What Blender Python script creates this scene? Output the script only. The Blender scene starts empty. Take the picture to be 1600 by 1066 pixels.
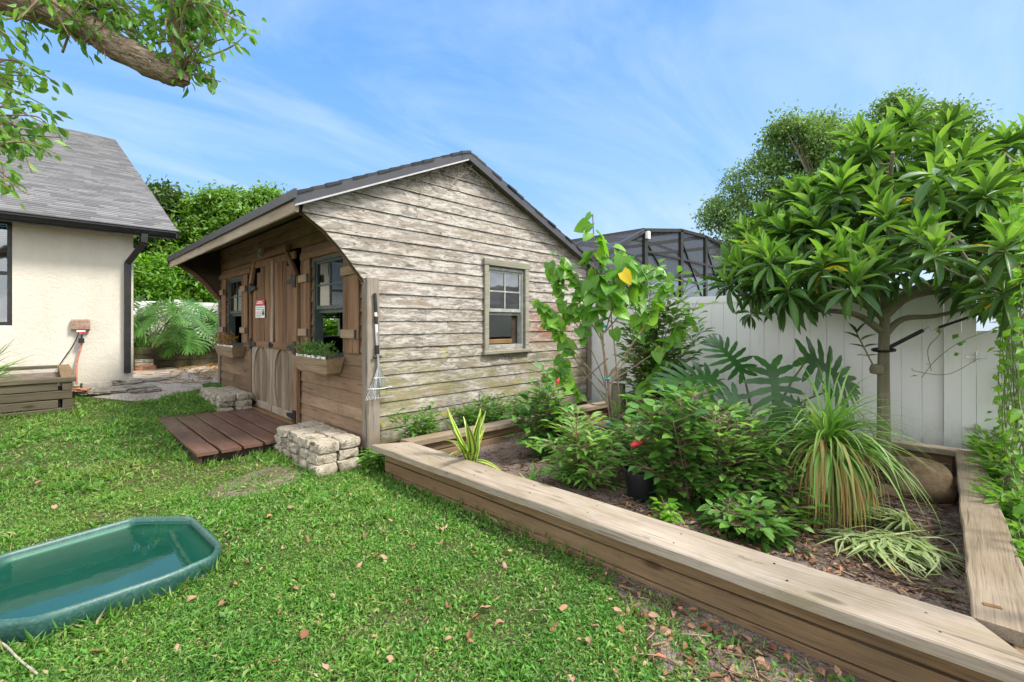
import bpy, math, random
import numpy as np
from mathutils import Vector, Matrix
SC = bpy.context.scene
COL = SC.collection
rnd = random.Random(7)
rng = np.random.default_rng(11)
PI = math.pi
R = math.radians

# ------------------------------------------------------------------ object helpers
def root_of(o):
    while o.parent: o = o.parent
    return o
def tag(o, label=None, cat=None, group=None, kind=None):
    if label: o['label'] = label
    if cat: o['category'] = cat
    if group: o['group'] = group
    if kind: o['kind'] = kind
    return o
def thing(name, label, cat, loc=(0, 0, 0), group=None):
    o = bpy.data.objects.new(name, None); COL.objects.link(o)
    o.location = loc; o.empty_display_size = .1
    return tag(o, label, cat, group)
def link(name, me, mat, parent=None, loc=None):
    o = bpy.data.objects.new(name, me); COL.objects.link(o)
    for m in (mat if isinstance(mat, (list, tuple)) else [mat]): me.materials.append(m)
    if parent: o.parent = parent
    if loc is not None: o.location = loc
    return o
def org(parent):
    return np.array(root_of(parent).location) if parent else np.zeros(3)
def np_mesh(name, V, F, uv=None, smooth=False, mi=None):
    """V (n,3); F list of arrays (m,k) with same k, uv per vertex optional"""
    me = bpy.data.meshes.new(name)
    if not isinstance(F, list): F = [F]
    F = [f for f in F if len(f)]
    nl = sum(f.size for f in F); nf = sum(len(f) for f in F)
    me.vertices.add(len(V)); me.loops.add(nl); me.polygons.add(nf)
    me.vertices.foreach_set('co', np.ascontiguousarray(V, np.float32).ravel())
    li = np.concatenate([f.ravel() for f in F]).astype(np.int32)
    ls = []; lt = []; s = 0
    for f in F:
        k = f.shape[1]; ls.append(s + np.arange(len(f)) * k); lt.append(np.full(len(f), k)); s += f.size
    me.loops.foreach_set('vertex_index', li)
    me.polygons.foreach_set('loop_start', np.concatenate(ls).astype(np.int32))
    if uv is not None:
        u = me.uv_layers.new(name='UVMap')
        u.data.foreach_set('uv', np.ascontiguousarray(uv[li], np.float32).ravel())
    me.update(calc_edges=True)
    if smooth: me.polygons.foreach_set('use_smooth', np.ones(nf, bool))
    if mi is not None: me.polygons.foreach_set('material_index', mi.astype(np.int32))
    return me
def nrm(v):
    v = np.asarray(v, float)
    return v / np.maximum(np.linalg.norm(v, axis=-1, keepdims=True), 1e-9)

class MB:
    def __init__(s): s.v = []; s.f = []
    def add(s, vs, fs):
        n = len(s.v); s.v += [tuple(map(float, p)) for p in vs]; s.f += [tuple(i + n for i in f) for f in fs]; return s
    def box(s, x0, x1, y0, y1, z0, z1):
        return s.add([(x0,y0,z0),(x1,y0,z0),(x1,y1,z0),(x0,y1,z0),(x0,y0,z1),(x1,y0,z1),(x1,y1,z1),(x0,y1,z1)],
                     [(0,3,2,1),(4,5,6,7),(0,1,5,4),(1,2,6,5),(2,3,7,6),(3,0,4,7)])
    def prism(s, poly, off):
        n = len(poly); p = [np.array(q, float) for q in poly]; o = np.array(off, float)
        return s.add(p + [q + o for q in p], [tuple(range(n - 1, -1, -1)), tuple(range(n, 2 * n))] +
                     [(i, (i + 1) % n, n + (i + 1) % n, n + i) for i in range(n)])
    def plank(s, p0, p1, w, h, up=(0, 0, 1), jit=.003, ch=.006, step=.25, taper=1.0):
        """chamfered, slightly uneven plank centred on p0-p1; w across, h along up"""
        p0 = np.array(p0, float); p1 = np.array(p1, float); d = p1 - p0; L = np.linalg.norm(d); d = d / L
        up = np.array(up, float); up = nrm(up - d * up.dot(d)); sd = np.cross(d, up)
        n = max(1, int(L / step)); ch = min(ch, w * .3, h * .3)
        prof = [(-w/2+ch,-h/2),(w/2-ch,-h/2),(w/2,-h/2+ch),(w/2,h/2-ch),(w/2-ch,h/2),(-w/2+ch,h/2),(-w/2,h/2-ch),(-w/2,-h/2+ch)]
        vs = []
        for i in range(n + 1):
            k = 1 if jit == 0 else 1
            jx, jz = rnd.gauss(0, jit * .5), rnd.gauss(0, jit * .5)
            tp = 1 + (taper - 1) * i / n
            for a, b in prof:
                vs.append(p0 + d * L * i / n + sd * (a * tp + jx + rnd.gauss(0, jit * .35)) + up * (b * tp + jz + rnd.gauss(0, jit * .35)))
        fs = [tuple(range(7, -1, -1)), tuple(range(n * 8, n * 8 + 8))]
        for i in range(n):
            for j in range(8):
                k = (j + 1) % 8; fs.append((i*8+j, i*8+k, (i+1)*8+k, (i+1)*8+j))
        return s.add(vs, fs)
    def tube(s, pts, rad, n=7, cap=True):
        P = [np.array(p, float) for p in pts]; m = len(P)
        if not hasattr(rad, '__len__'): rad = [rad] * m
        vs = []; ref = np.array([.13, .2, .97])
        for i in range(m):
            t = nrm(P[min(i + 1, m - 1)] - P[max(i - 1, 0)])
            a = np.cross(t, ref)
            if np.linalg.norm(a) < .2: a = np.cross(t, [1, 0, 0])
            a = nrm(a); b = np.cross(t, a)
            for j in range(n):
                c = 2 * PI * j / n; vs.append(P[i] + rad[i] * (a * math.cos(c) + b * math.sin(c)))
        fs = [(i*n+j, i*n+(j+1) % n, (i+1)*n+(j+1) % n, (i+1)*n+j) for i in range(m - 1) for j in range(n)]
        if cap: fs += [tuple(range(n - 1, -1, -1)), tuple(range((m - 1) * n, m * n))]
        return s.add(vs, fs)
    def lathe(s, prof, c=(0, 0, 0), n=20):
        vs = [(c[0] + r * math.cos(2*PI*j/n), c[1] + r * math.sin(2*PI*j/n), c[2] + z) for r, z in prof for j in range(n)]
        fs = [(i*n+j, i*n+(j+1) % n, (i+1)*n+(j+1) % n, (i+1)*n+j) for i in range(len(prof) - 1) for j in range(n)]
        return s.add(vs, fs)
    def build(s, name, mat, parent=None, smooth=False, local=False):
        me = bpy.data.meshes.new(name)
        o = np.zeros(3) if local else org(parent)
        me.from_pydata([(p[0]-o[0], p[1]-o[1], p[2]-o[2]) for p in s.v], [], s.f); me.update()
        if smooth:
            me.polygons.foreach_set('use_smooth', [True] * len(me.polygons))
            try: me.set_sharp_from_angle(angle=R(40))
            except Exception: pass
        return link(name, me, mat, parent)

def bez(pts, n=12):
    """Catmull-Rom through pts"""
    P = [np.array(p, float) for p in pts]; P = [2*P[0]-P[1]] + P + [2*P[-1]-P[-2]]; out = []
    for i in range(1, len(P) - 2):
        for k in range(n):
            t = k / n; a, b, c, d = P[i-1], P[i], P[i+1], P[i+2]
            out.append(.5 * (2*b + (c-a)*t + (2*a-5*b+4*c-d)*t*t + (3*b-a-3*c+d)*t**3))
    out.append(P[-2]); return out
def lin(a, b, n): return [a + (b - a) * i / (n - 1) for i in range(n)]

# ------------------------------------------------------------------ leaves
def template(kind='lance', n=4, fold=.18, droop=.12):
    """one leaf lying along +x, length 1, width scaled by 1; returns V,F(list of quads),uv"""
    t = np.linspace(0, 1, n + 1)
    prof = {'lance': lambda t: np.sin(PI * t ** .85) ** .8 * .5,
            'ovate': lambda t: (np.sin(PI * t ** .62)) ** .75 * .5,
            'heart': lambda t: np.where(t < .1, .36 + 1.4 * t, .5 * (np.maximum(0, 1 - ((t - .1) / .9) ** 1.7)) ** .8),
            'obl': lambda t: np.sin(PI * t ** 1.25) ** .7 * .5,
            'strap': lambda t: .5 * (1 - t ** 3) * (1 - .3 * (1 - t) ** 4)}[kind](t)
    prof = np.maximum(prof, .012); prof[-1] = .01
    V = []; uv = []
    for i, x in enumerate(t):
        w = prof[i]; z = -droop * x * x
        xb = x - (.10 if kind == 'heart' and i == 0 else 0)
        V += [(xb, -w, z + fold * w), (x, 0, z), (xb, w, z + fold * w)]; uv += [(x, .5 - w), (x, .5), (x, .5 + w)]
    F = []
    for i in range(n):
        a = i * 3; F += [(a, a + 3, a + 4, a + 1), (a + 1, a + 4, a + 5, a + 2)]
    return np.array(V, float), np.array(F), np.array(uv, float)
def leafmesh(name, T, pos, dr, up, ln, wd, extra=None):
    V, F, uv = T; N = len(pos)
    d = nrm(dr); s = nrm(np.cross(up, d)); u = np.cross(d, s)
    ln = np.broadcast_to(np.asarray(ln, float), (N,)); wd = np.broadcast_to(np.asarray(wd, float), (N,))
    P = (pos[:, None, :] + d[:, None, :] * (V[None, :, 0, None] * ln[:, None, None])
         + s[:, None, :] * (V[None, :, 1, None] * wd[:, None, None])
         + u[:, None, :] * (V[None, :, 2, None] * ln[:, None, None]))
    m = len(V)
    FF = (F[None] + (np.arange(N) * m)[:, None, None]).reshape(-1, F.shape[1])
    return np_mesh(name, P.reshape(-1, 3), FF, np.tile(uv, (N, 1)), smooth=True)
def leaves(name, T, pos, dr, up, ln, wd, mat, parent, local=False):
    pos = np.asarray(pos, float) - (0 if local else org(parent))
    return link(name, leafmesh(name, T, pos, np.asarray(dr, float), np.asarray(up, float), ln, wd), mat, parent)
def rdir(n, zlo=-1, zhi=1):
    z = rng.uniform(zlo, zhi, n); a = rng.uniform(0, 2 * PI, n); r = np.sqrt(np.maximum(0, 1 - z * z))
    return np.stack([r * np.cos(a), r * np.sin(a), z], 1)
QUAD = (np.array([(0, 0, 0), (.45, -.5, .06), (1, 0, -.08), (.45, .5, .06)], float), np.array([(0, 1, 2, 3)]),
        np.array([(0, .5), (.5, 0), (1, .5), (.5, 1)], float))

# ------------------------------------------------------------------ materials
class NT:
    def __init__(s, name):
        s.m = bpy.data.materials.new(name); s.m.use_nodes = True; s.t = s.m.node_tree; s.t.nodes.clear()
        s.out = s.n('ShaderNodeOutputMaterial')
    def n(s, ty, **kw):
        x = s.t.nodes.new(ty)
        for k, v in kw.items(): setattr(x, k, v)
        return x
    def set(s, sock, v):
        if isinstance(v, bpy.types.NodeSocket): s.t.links.new(v, sock)
        elif isinstance(v, (tuple, list)) and len(v) == 3 and sock.type == 'RGBA': sock.default_value = (*v, 1)
        else: sock.default_value = v
    def co(s, kind='Object'): return s.n('ShaderNodeTexCoord').outputs[kind]
    def map(s, v, scale=(1, 1, 1), loc=(0, 0, 0), rot=(0, 0, 0)):
        x = s.n('ShaderNodeMapping'); s.set(x.inputs[0], v); x.inputs['Scale'].default_value = scale
        x.inputs['Location'].default_value = loc; x.inputs['Rotation'].default_value = rot; return x.outputs[0]
    def noise(s, v, sc=1, det=4, ro=.55, dist=0, col=False):
        x = s.n('ShaderNodeTexNoise'); s.set(x.inputs['Vector'], v); s.set(x.inputs['Scale'], sc)
        x.inputs['Detail'].default_value = det; x.inputs['Roughness'].default_value = ro; x.inputs['Distortion'].default_value = dist
        return x.outputs['Color' if col else 'Fac']
    def vor(s, v, sc=1, feat='F1', out='Distance', rand=1):
        x = s.n('ShaderNodeTexVoronoi', feature=feat); s.set(x.inputs['Vector'], v); s.set(x.inputs['Scale'], sc)
        x.inputs['Randomness'].default_value = rand; return x.outputs[out]
    def ramp(s, f, stops, interp='LINEAR'):
        x = s.n('ShaderNodeValToRGB'); s.set(x.inputs[0], f); r = x.color_ramp; r.interpolation = interp
        while len(r.elements) < len(stops): r.elements.new(.5)
        for e, (p, c) in zip(r.elements, stops):
            e.position = p; e.color = (c, c, c, 1) if not hasattr(c, '__len__') else (*c, 1)
        return x.outputs[0]
    def math(s, op, a, b=0, clamp=False):
        x = s.n('ShaderNodeMath', operation=op, use_clamp=clamp); s.set(x.inputs[0], a); s.set(x.inputs[1], b); return x.outputs[0]
    def mix(s, f, a, b, blend='MIX'):
        x = s.n('ShaderNodeMix', data_type='RGBA', blend_type=blend); s.set(x.inputs[0], f); s.set(x.inputs[6], a); s.set(x.inputs[7], b)
        return x.outputs[2]
    def sep(s, v):
        x = s.n('ShaderNodeSeparateXYZ'); s.set(x.inputs[0], v); return x.outputs
    def vadd(s, a, b, op='ADD'):
        x = s.n('ShaderNodeVectorMath', operation=op); s.set(x.inputs[0], a); s.set(x.inputs[1], b); return x.outputs[0]
    def isl(s): return s.n('ShaderNodeNewGeometry').outputs['Random Per Island']
    def bump(s, h, st=.3, d=.01):
        x = s.n('ShaderNodeBump'); s.set(x.inputs['Height'], h); x.inputs['Strength'].default_value = st; x.inputs['Distance'].default_value = d
        return x.outputs[0]
    def bsdf(s, col, rough=.6, spec=.3, nor=None, **kw):
        x = s.n('ShaderNodeBsdfPrincipled'); s.set(x.inputs['Base Color'], col); s.set(x.inputs['Roughness'], rough)
        s.set(x.inputs['Specular IOR Level'], spec)
        if nor: s.set(x.inputs['Normal'], nor)
        for k, v in kw.items(): s.set(x.inputs[k], v)
        return x.outputs[0]
    def done(s, sh): s.t.links.new(sh, s.out.inputs[0]); return s.m
def plain(name, col, rough=.5, spec=.4, metal=0, var=.25, sc=12, bump=.08):
    k = NT(name); v = k.co(); f = k.noise(v, sc, 5, .6)
    c = k.mix(k.ramp(f, [(.35, 0.0), (.65, 1.0)]), [x * (1 - var) for x in col], [min(1, x * (1 + var)) for x in col])
    return k.done(k.bsdf(c, k.ramp(k.noise(v, sc * .6, 3), [(.3, max(0, rough - .12)), (.7, min(1, rough + .12))]), spec, k.bump(k.noise(v, sc * 6, 3), bump, .004), Metallic=metal))
def wood(name, axis, base, light, dark, grain=1.0, bumps=.5, rough=.8, moss=None, tint=.35, crack=.8):
    """weathered board; grain runs along axis; one tint per board (island)"""
    k = NT(name); v = k.co(); r = k.isl()
    sc = [24 * grain] * 3; sc[axis] = 1.3 * grain
    off = k.vadd(v, k.ramp(r, [(0, (0, 0, 0)), (1, (7, 9, 5))]))
    g = k.map(off, tuple(sc))
    n1 = k.noise(g, 1, 6, .65, .6); n2 = k.noise(g, 3.2, 5, .7)
    sc2 = [3.5] * 3; sc2[axis] = .9
    n3 = k.noise(k.map(off, tuple(sc2)), 1, 4, .6)
    c = k.ramp(n1, [(.25, dark), (.45, base), (.6, base), (.8, light)])
    c = k.mix(k.ramp(n3, [(.35, 0.0), (.7, .75)]), c, light)
    rr = k.ramp(r, [(0, 1 - tint), (1, 1 + tint * .35)])
    c = k.mix(1, c, rr, 'MULTIPLY')
    sc3 = [60 * grain] * 3; sc3[axis] = 2.2 * grain
    cr = k.ramp(k.noise(k.map(off, tuple(sc3)), 1, 4, .6, .4), [(.28, 1.0), (.38, 0.0)])
    c = k.mix(k.math('MULTIPLY', cr, crack), c, [x * .35 for x in dark])
    kn = k.ramp(k.vor(k.map(off, tuple(2.2 if i != axis else .8 for i in range(3))), 1.6), [(.06, 1.0), (.11, 0.0)])
    c = k.mix(k.math('MULTIPLY', kn, .7), c, [x * .5 for x in dark])
    sc4 = [190] * 3; sc4[axis] = 3.2
    c = k.mix(.85, c, k.ramp(k.noise(k.map(off, tuple(sc4)), 1, 3, .6, .3), [(.28, .58), (.5, 1.0), (.75, 1.22)]), 'MULTIPLY')
    if moss: c = moss(k, v, c, off)
    h = k.math('SUBTRACT', k.math('ADD', n1, k.math('MULTIPLY', n2, .5)), k.math('MULTIPLY', cr, .8))
    return k.done(k.bsdf(c, rough, .2, k.bump(h, bumps, .006)))
def leafmat(name, cols, rough=.42, spec=.45, trans=.32, vein=0.0, veincol=(.25, .4, .12), var=.35):
    """cols: list of (pos, colour) over a random number per leaf"""
    k = NT(name); r = k.isl()
    c = k.ramp(r, cols)
    f = k.noise(k.co(), 1.7, 3)
    c = k.mix(k.ramp(f, [(.3, 0.0), (.7, var)]), c, (.12, .22, .03))
    if vein:
        u = k.sep(k.n('ShaderNodeUVMap').outputs[0])
        mid = k.math('ABSOLUTE', k.math('SUBTRACT', u[1], .5))
        a = k.ramp(mid, [(.02, 1.0), (.05, 0.0)])
        st = k.math('SUBTRACT', k.math('MULTIPLY', u[0], 9), k.math('MULTIPLY', mid, 7))
        b = k.ramp(k.math('ABSOLUTE', k.math('SUBTRACT', k.math('FRACT', st), .5)), [(0, 1.0), (.12, 0.0)])
        c = k.mix(k.math('MULTIPLY', k.math('MAXIMUM', a, k.math('MULTIPLY', b, .5)), vein), c, veincol)
        nor = k.bump(k.math('SUBTRACT', 1, k.math('MAXIMUM', a, k.math('MULTIPLY', b, .6))), .25, .004)
    else: nor = None
    p = k.bsdf(c, rough, spec, nor)
    t = k.n('ShaderNodeBsdfTranslucent'); k.set(t.inputs[0], k.mix(1, c, (1.5, 1.5, .7), 'MULTIPLY'))
    m = k.n('ShaderNodeMixShader'); m.inputs[0].default_value = trans
    k.t.links.new(p, m.inputs[1]); k.t.links.new(t.outputs[0], m.inputs[2])
    return k.done(m.outputs[0])

def side_moss(k, v, c, o):
    x, y, z = k.sep(v)
    # flaking pale paint, yellow-green algae and lichen low on the wall, old red paint at the right
    fl = k.ramp(k.noise(k.map(o, (4.5, 4, 20)), 1, 6, .72, .8), [(.47, 0.0), (.55, 1.0)])
    c = k.mix(k.math('MULTIPLY', fl, .8), c, (.47, .44, .395))
    st = k.ramp(k.noise(k.map(o, (6, 6, 42), (3, 0, 1)), 1, 7, .78, .6), [(.38, 1.0), (.46, 0.0)])
    c = k.mix(k.math('MULTIPLY', st, .85), c, (.085, .068, .052))
    fine = k.ramp(k.noise(k.map(o, (16, 16, 95)), 1, 5, .75), [(.3, .5), (.5, 1.0), (.72, 1.2)])
    c = k.mix(.85, c, fine, 'MULTIPLY')
    spk = k.ramp(k.vor(k.map(o, (5.5, 5, 14)), 1), [(.05, 1.0), (.14, 0.0)])
    c = k.mix(k.math('MULTIPLY', spk, k.ramp(k.noise(v, 2.3, 3), [(.43, 0.0), (.52, .95)])), c, (.04, .028, .02))
    pk = k.ramp(k.noise(k.map(o, (2.5, 2, 9), (4, 2, 7)), 1, 4, .6), [(.5, 0.0), (.66, .5)]); c = k.mix(k.math('MULTIPLY', pk, .5), c, (.29, .20, .155))
    # nail heads on the studs with a little rust below
    fx = k.math('MULTIPLY', k.math('SUBTRACT', k.math('FRACT', k.math('DIVIDE', x, .405)), .5), .405)
    fz = k.math('MULTIPLY', k.math('SUBTRACT', k.math('FRACT', k.math('DIVIDE', k.math('SUBTRACT', z, .17), .145)), .2), .145)
    dd = k.math('SQRT', k.math('ADD', k.math('MULTIPLY', fx, fx), k.math('MULTIPLY', fz, fz)))
    c = k.mix(k.ramp(dd, [(.004, .9), (.008, 0.0)]), c, (.05, .03, .02))
    low = k.math('MULTIPLY', k.math('SUBTRACT', 1.35, z, True), 1.6, True)
    gm = k.ramp(k.noise(k.map(v, (1.6, 1.6, 4.5), (3, 1, 2)), 1, 5, .65), [(.43, 0.0), (.58, 1.0)])
    c = k.mix(k.math('MULTIPLY', k.math('MULTIPLY', gm, low), .72), c, (.19, .175, .07))
    ye = k.ramp(k.noise(k.map(v, (3.2, 3, 9), (5.2, 0, 3.1)), 1, 4, .6), [(.60, 0.0), (.68, 1.0)])
    c = k.mix(k.math('MULTIPLY', k.math('MULTIPLY', ye, low), .8), c, (.36, .33, .06))
    rx = k.ramp(k.math('ABSOLUTE', k.math('SUBTRACT', x, 2.95)), [(.2, 1.0), (.75, 0.0)])
    rz = k.ramp(k.math('ABSOLUTE', k.math('SUBTRACT', z, 1.33)), [(.15, 1.0), (.38, 0.0)])
    rn = k.ramp(k.noise(k.map(v, (4, 4, 12)), 1, 4, .6), [(.38, 0.0), (.55, 1.0)])
    c = k.mix(k.math('MULTIPLY', k.math('MULTIPLY', rx, rz), k.math('MULTIPLY', rn, .75)), c, (.25, .09, .06))
    br = k.ramp(k.noise(k.map(v, (1.1, 1, 8), (9, 0, 1)), 1, 4, .6), [(.52, 0.0), (.68, .45)])
    return k.mix(br, c, (.23, .165, .10))
def soft_moss(col, amt, lo=.5, hi=.66, sc=(2.5, 2.5, 2.5)):
    def f(k, v, c, o):
        return k.mix(k.math('MULTIPLY', k.ramp(k.noise(k.map(v, sc, (2, 5, 1)), 1, 5, .65), [(lo, 0.0), (hi, 1.0)]), amt), c, col)
    return f

M = {}
def deck_wear(k, v, c, o):
    c = k.mix(k.ramp(k.noise(k.map(v, (6, 1.2, 6)), 1, 5, .7), [(.5, 0.0), (.68, .8)]), c, (.14, .06, .034))
    c = k.mix(k.ramp(k.noise(k.map(v, (9, 3, 9), (3, 1, 1)), 1, 6, .75), [(.58, 0.0), (.7, .6)]), c, (.19, .15, .12))
    return k.mix(k.ramp(k.noise(k.map(v, (3, 2, 3), (7, 1, 1)), 1, 4, .6), [(.52, 0.0), (.7, .6)]), c, (.035, .02, .014))
M['side'] = wood('weathered_siding', 0, (.245, .215, .18), (.34, .31, .27), (.11, .09, .07), 1, .55, .85, side_moss, .28, .75)
BR = (.185, .098, .05); BRL = (.32, .20, .12); BRD = (.055, .034, .02)
M['front'] = wood('front_siding', 1, (.205, .124, .074), (.33, .232, .15), (.065, .043, .028), 1, .5, .8, soft_moss((.12, .10, .05), .5), .35)
M['wood_v'] = wood('brown_upright_wood', 2, BR, BRL, BRD, 1, .5, .8, None, .4)
M['wood_y'] = wood('brown_level_wood', 1, BR, BRL, BRD, 1, .5, .8, None, .4)
M['wood_x'] = wood('brown_cross_wood', 0, BR, BRL, BRD, 1, .5, .8, None, .4)
M['door_low'] = wood('grey_door_wood', 2, (.22, .155, .10), (.36, .29, .215), (.07, .048, .03), 1.2, .6, .85, None, .4)
M['door_pale'] = wood('pale_door_wood', 2, (.27, .205, .145), (.40, .34, .27), (.11, .075, .05), 1, .5, .85, None, .2)
M['post'] = wood('grey_post_wood', 2, (.215, .18, .14), (.32, .285, .24), (.08, .06, .04), 1, .6, .85, soft_moss((.22, .13, .06), .5), .2)
M['trimx'] = wood('grey_trim_wood', 0, (.25, .23, .18), (.34, .32, .27), (.10, .085, .06), 1, .5, .85, soft_moss((.2, .22, .10), .4), .2)
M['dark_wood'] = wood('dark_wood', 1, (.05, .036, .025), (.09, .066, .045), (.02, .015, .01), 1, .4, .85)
M['soffit'] = wood('soffit_wood', 1, (.15, .115, .07), (.22, .175, .11), (.06, .045, .025), 1, .4, .85, soft_moss((.13, .14, .05), .55))
M['batten'] = wood('batten_wood', 1, (.25, .17, .10), (.38, .28, .19), (.09, .055, .03), 1, .4, .8)
M['fascia'] = wood('fascia_wood', 1, (.33, .255, .18), (.47, .40, .31), (.14, .09, .055), 1, .4, .8)
M['deck'] = wood('red_brown_deck', 1, (.125, .064, .046), (.20, .125, .098), (.042, .022, .016), 1, .5, .45, deck_wear, .5, .6)
M['sill'] = wood('orange_sill', 1, (.20, .11, .045), (.27, .165, .075), (.08, .04, .02), 1, .4, .7)
def cap_moss(k, v, c, o):
    n = k.ramp(k.noise(k.map(v, (3.1, 1.6, 3), (1, 4, 0)), 1, 5, .7), [(.5, 0.0), (.66, 1.0)])
    c = k.mix(k.math('MULTIPLY', n, .55), c, (.2, .165, .085))
    d = k.ramp(k.noise(k.map(v, (9, 4, 9), (1, 2, 0)), 1, 6, .75), [(.62, 0.0), (.72, .8)])
    return k.mix(d, c, (.09, .075, .055))
M['cap_y'] = wood('planter_cap', 1, (.255, .205, .15), (.40, .34, .275), (.11, .08, .052), .9, .4, .75, cap_moss, .12)
M['cap_x'] = wood('planter_cap_cross', 0, (.235, .18, .12), (.35, .285, .215), (.095, .065, .04), .9, .4, .75, cap_moss, .15)
M['bed_y'] = wood('planter_boards', 1, (.165, .10, .05), (.26, .175, .095), (.06, .036, .018), .8, .45, .8, soft_moss((.13, .10, .055), .5), .25)
M['bed_x'] = wood('planter_boards_cross', 0, (.18, .115, .065), (.28, .195, .12), (.08, .055, .035), .8, .45, .8, soft_moss((.12, .10, .055), .5), .25)
M['oldbed'] = wood('mossy_timber', 0, (.085, .07, .045), (.17, .15, .095), (.028, .023, .016), .9, .5, .85, soft_moss((.10, .11, .045), .6), .6)
M['oldbed_y'] = wood('mossy_timber_cross', 1, (.085, .07, .045), (.17, .15, .095), (.028, .023, .016), .9, .5, .85, soft_moss((.10, .11, .045), .6), .6)
M['bark'] = wood('bark', 2, (.17, .145, .105), (.30, .265, .205), (.06, .05, .035), .7, 1.0, .9, soft_moss((.2, .2, .12), .4))
M['palebark'] = wood('smooth_pale_bark', 2, (.165, .14, .092), (.27, .24, .17), (.08, .065, .04), .5, .7, .85, soft_moss((.14, .16, .075), .6, .45, .6, (9, 9, 6)), .1, .3)
def limb_mat():
    k = NT('limb_bark'); v = k.co(); ax = (.72, -.64, -.28)
    d = k.n('ShaderNodeVectorMath', operation='DOT_PRODUCT'); k.set(d.inputs[0], v); d.inputs[1].default_value = ax
    sc_ = k.n('ShaderNodeVectorMath', operation='SCALE'); sc_.inputs[0].default_value = ax; k.set(sc_.inputs[3], k.math('MULTIPLY', d.outputs['Value'], -.82))
    u = k.vadd(v, sc_.outputs[0]); n = k.noise(u, 55, 6, .7, 1.0); m = k.noise(v, 5, 5, .7); f = k.noise(u, 140, 4, .7)
    c = k.ramp(n, [(.34, (.04, .028, .018)), (.47, (.19, .14, .092)), (.6, (.35, .28, .20)), (.75, (.47, .40, .31))])
    c = k.mix(k.ramp(m, [(.5, 0.0), (.7, .6)]), c, (.17, .10, .055))
    return k.done(k.bsdf(c, .9, .15, k.bump(k.math('ADD', n, k.math('MULTIPLY', f, .4)), 1, .012)))
M['limb'] = limb_mat()
M['twig'] = plain('twig_bark', (.20, .145, .09), .8, .2, 0, .3, 20)
M['stem'] = plain('green_stem', (.13, .17, .05), .6, .3, 0, .3, 20)
M['metal_dark'] = plain('dark_metal', (.018, .017, .017), .38, .5, 0, .3, 8, .03)
M['roof_metal'] = plain('charcoal_flashing', (.03, .031, .036), .42, .5, 0, .2, 5, .03)
M['drip'] = plain('grey_drip_edge', (.36, .36, .36), .5, .4, .3, .15, 6, .02)
M['iron'] = plain('black_iron', (.014, .013, .012), .55, .4, 0, .4, 20)
M['green_paint'] = plain('dark_green_sash_paint', (.055, .07, .062), .5, .4, 0, .2, 10)
M['grey_paint'] = plain('weathered_grey_paint', (.3, .31, .28), .6, .3, 0, .25, 14)
def vinyl():
    k = NT('white_vinyl'); v = k.co(); z = k.sep(v)[2]
    c = k.mix(k.ramp(k.noise(k.map(v, (3, 3, .8)), 1, 5, .65), [(.4, 0.0), (.75, .3)]), (.83, .825, .80), (.68, .70, .63))
    sp = k.math('MULTIPLY', k.ramp(z, [(.15, 1.0), (.55, 0.0)]), k.ramp(k.noise(k.map(v, (9, 9, 5)), 1, 5, .7), [(.4, 0.0), (.65, .6)]))
    c = k.mix(sp, c, (.42, .40, .31)); c = k.mix(k.ramp(k.noise(k.map(v, (30, 30, 2.2)), 1, 4, .6), [(.58, 0.0), (.75, .25)]), c, (.55, .58, .49))
    return k.done(k.bsdf(c, .4, .45, k.bump(k.noise(v, 3, 2), .03, .01)))
M['white_vinyl'] = vinyl()
M['white'] = plain('white_paint', (.78, .78, .76), .5, .4, 0, .06, 9)
M['red'] = plain('red_paint', (.55, .05, .05), .5, .4, 0, .2, 30)
M['pink'] = plain('faded_pink_paint', (.75, .32, .30), .5, .4, 0, .2, 30)
M['old_wire'] = plain('weathered_wire', (.27, .27, .265), .6, .3, .3, .3, 20)
M['steel'] = plain('galvanised_steel', (.55, .56, .56), .35, .5, .85, .15, 20)
M['rubber'] = plain('black_rubber', (.02, .02, .02), .5, .4, 0, .2, 20)
M['tie'] = plain('teal_tie_tape', (.01, .25, .24), .4, .4, 0, .2, 20)
M['pot'] = plain('black_nursery_pot', (.013, .013, .014), .4, .5, 0, .3, 8)
M['tealpot'] = plain('dull_teal_pot', (.10, .2, .21), .5, .4, 0, .2, 10)
M['terracotta'] = plain('brick_red', (.34, .16, .10), .85, .2, 0, .35, 15, .4)
M['oldbrick'] = plain('brown_cover', (.30, .20, .15), .8, .2, 0, .3, 14, .3)
M['concrete'] = plain('grey_concrete', (.36, .33, .28), .9, .2, 0, .25, 12, .5)
M['flat'] = plain('flagstone', (.23, .205, .165), .9, .2, 0, .45, 6, .6)
M['strap'] = plain('black_webbing', (.012, .012, .013), .6, .3, 0, .2, 40)
M['hose'] = plain('copper_hose', (.5, .22, .15), .45, .4, 0, .2, 10)
M['dead'] = plain('dead_vine_grey', (.31, .27, .22), .9, .1, 0, .35, 20)
def roof_mat(name, c0, c1, c2, along, wid=.33):
    k = NT(name); v = k.co(); r = k.isl(); x = k.sep(v)[along]
    seg = k.n('ShaderNodeTexWhiteNoise', noise_dimensions='2D')
    cx = k.n('ShaderNodeCombineXYZ'); k.set(cx.inputs[0], k.math('FLOOR', k.math('DIVIDE', k.math('ADD', x, k.math('MULTIPLY', r, 9)), wid))); k.set(cx.inputs[1], k.math('MULTIPLY', r, 77))
    k.set(seg.inputs['Vector'], cx.outputs[0])
    c = k.ramp(seg.outputs[0], [(0, c0), (.55, c1), (1, c2)])
    f = k.noise(v, 140, 3, .7); c = k.mix(k.ramp(f, [(.35, .45), (.6, 0.0)]), c, [q * .35 for q in c0])
    return k.done(k.bsdf(c, .9, .2, k.bump(k.noise(v, 160, 3), .5, .004)))
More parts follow.
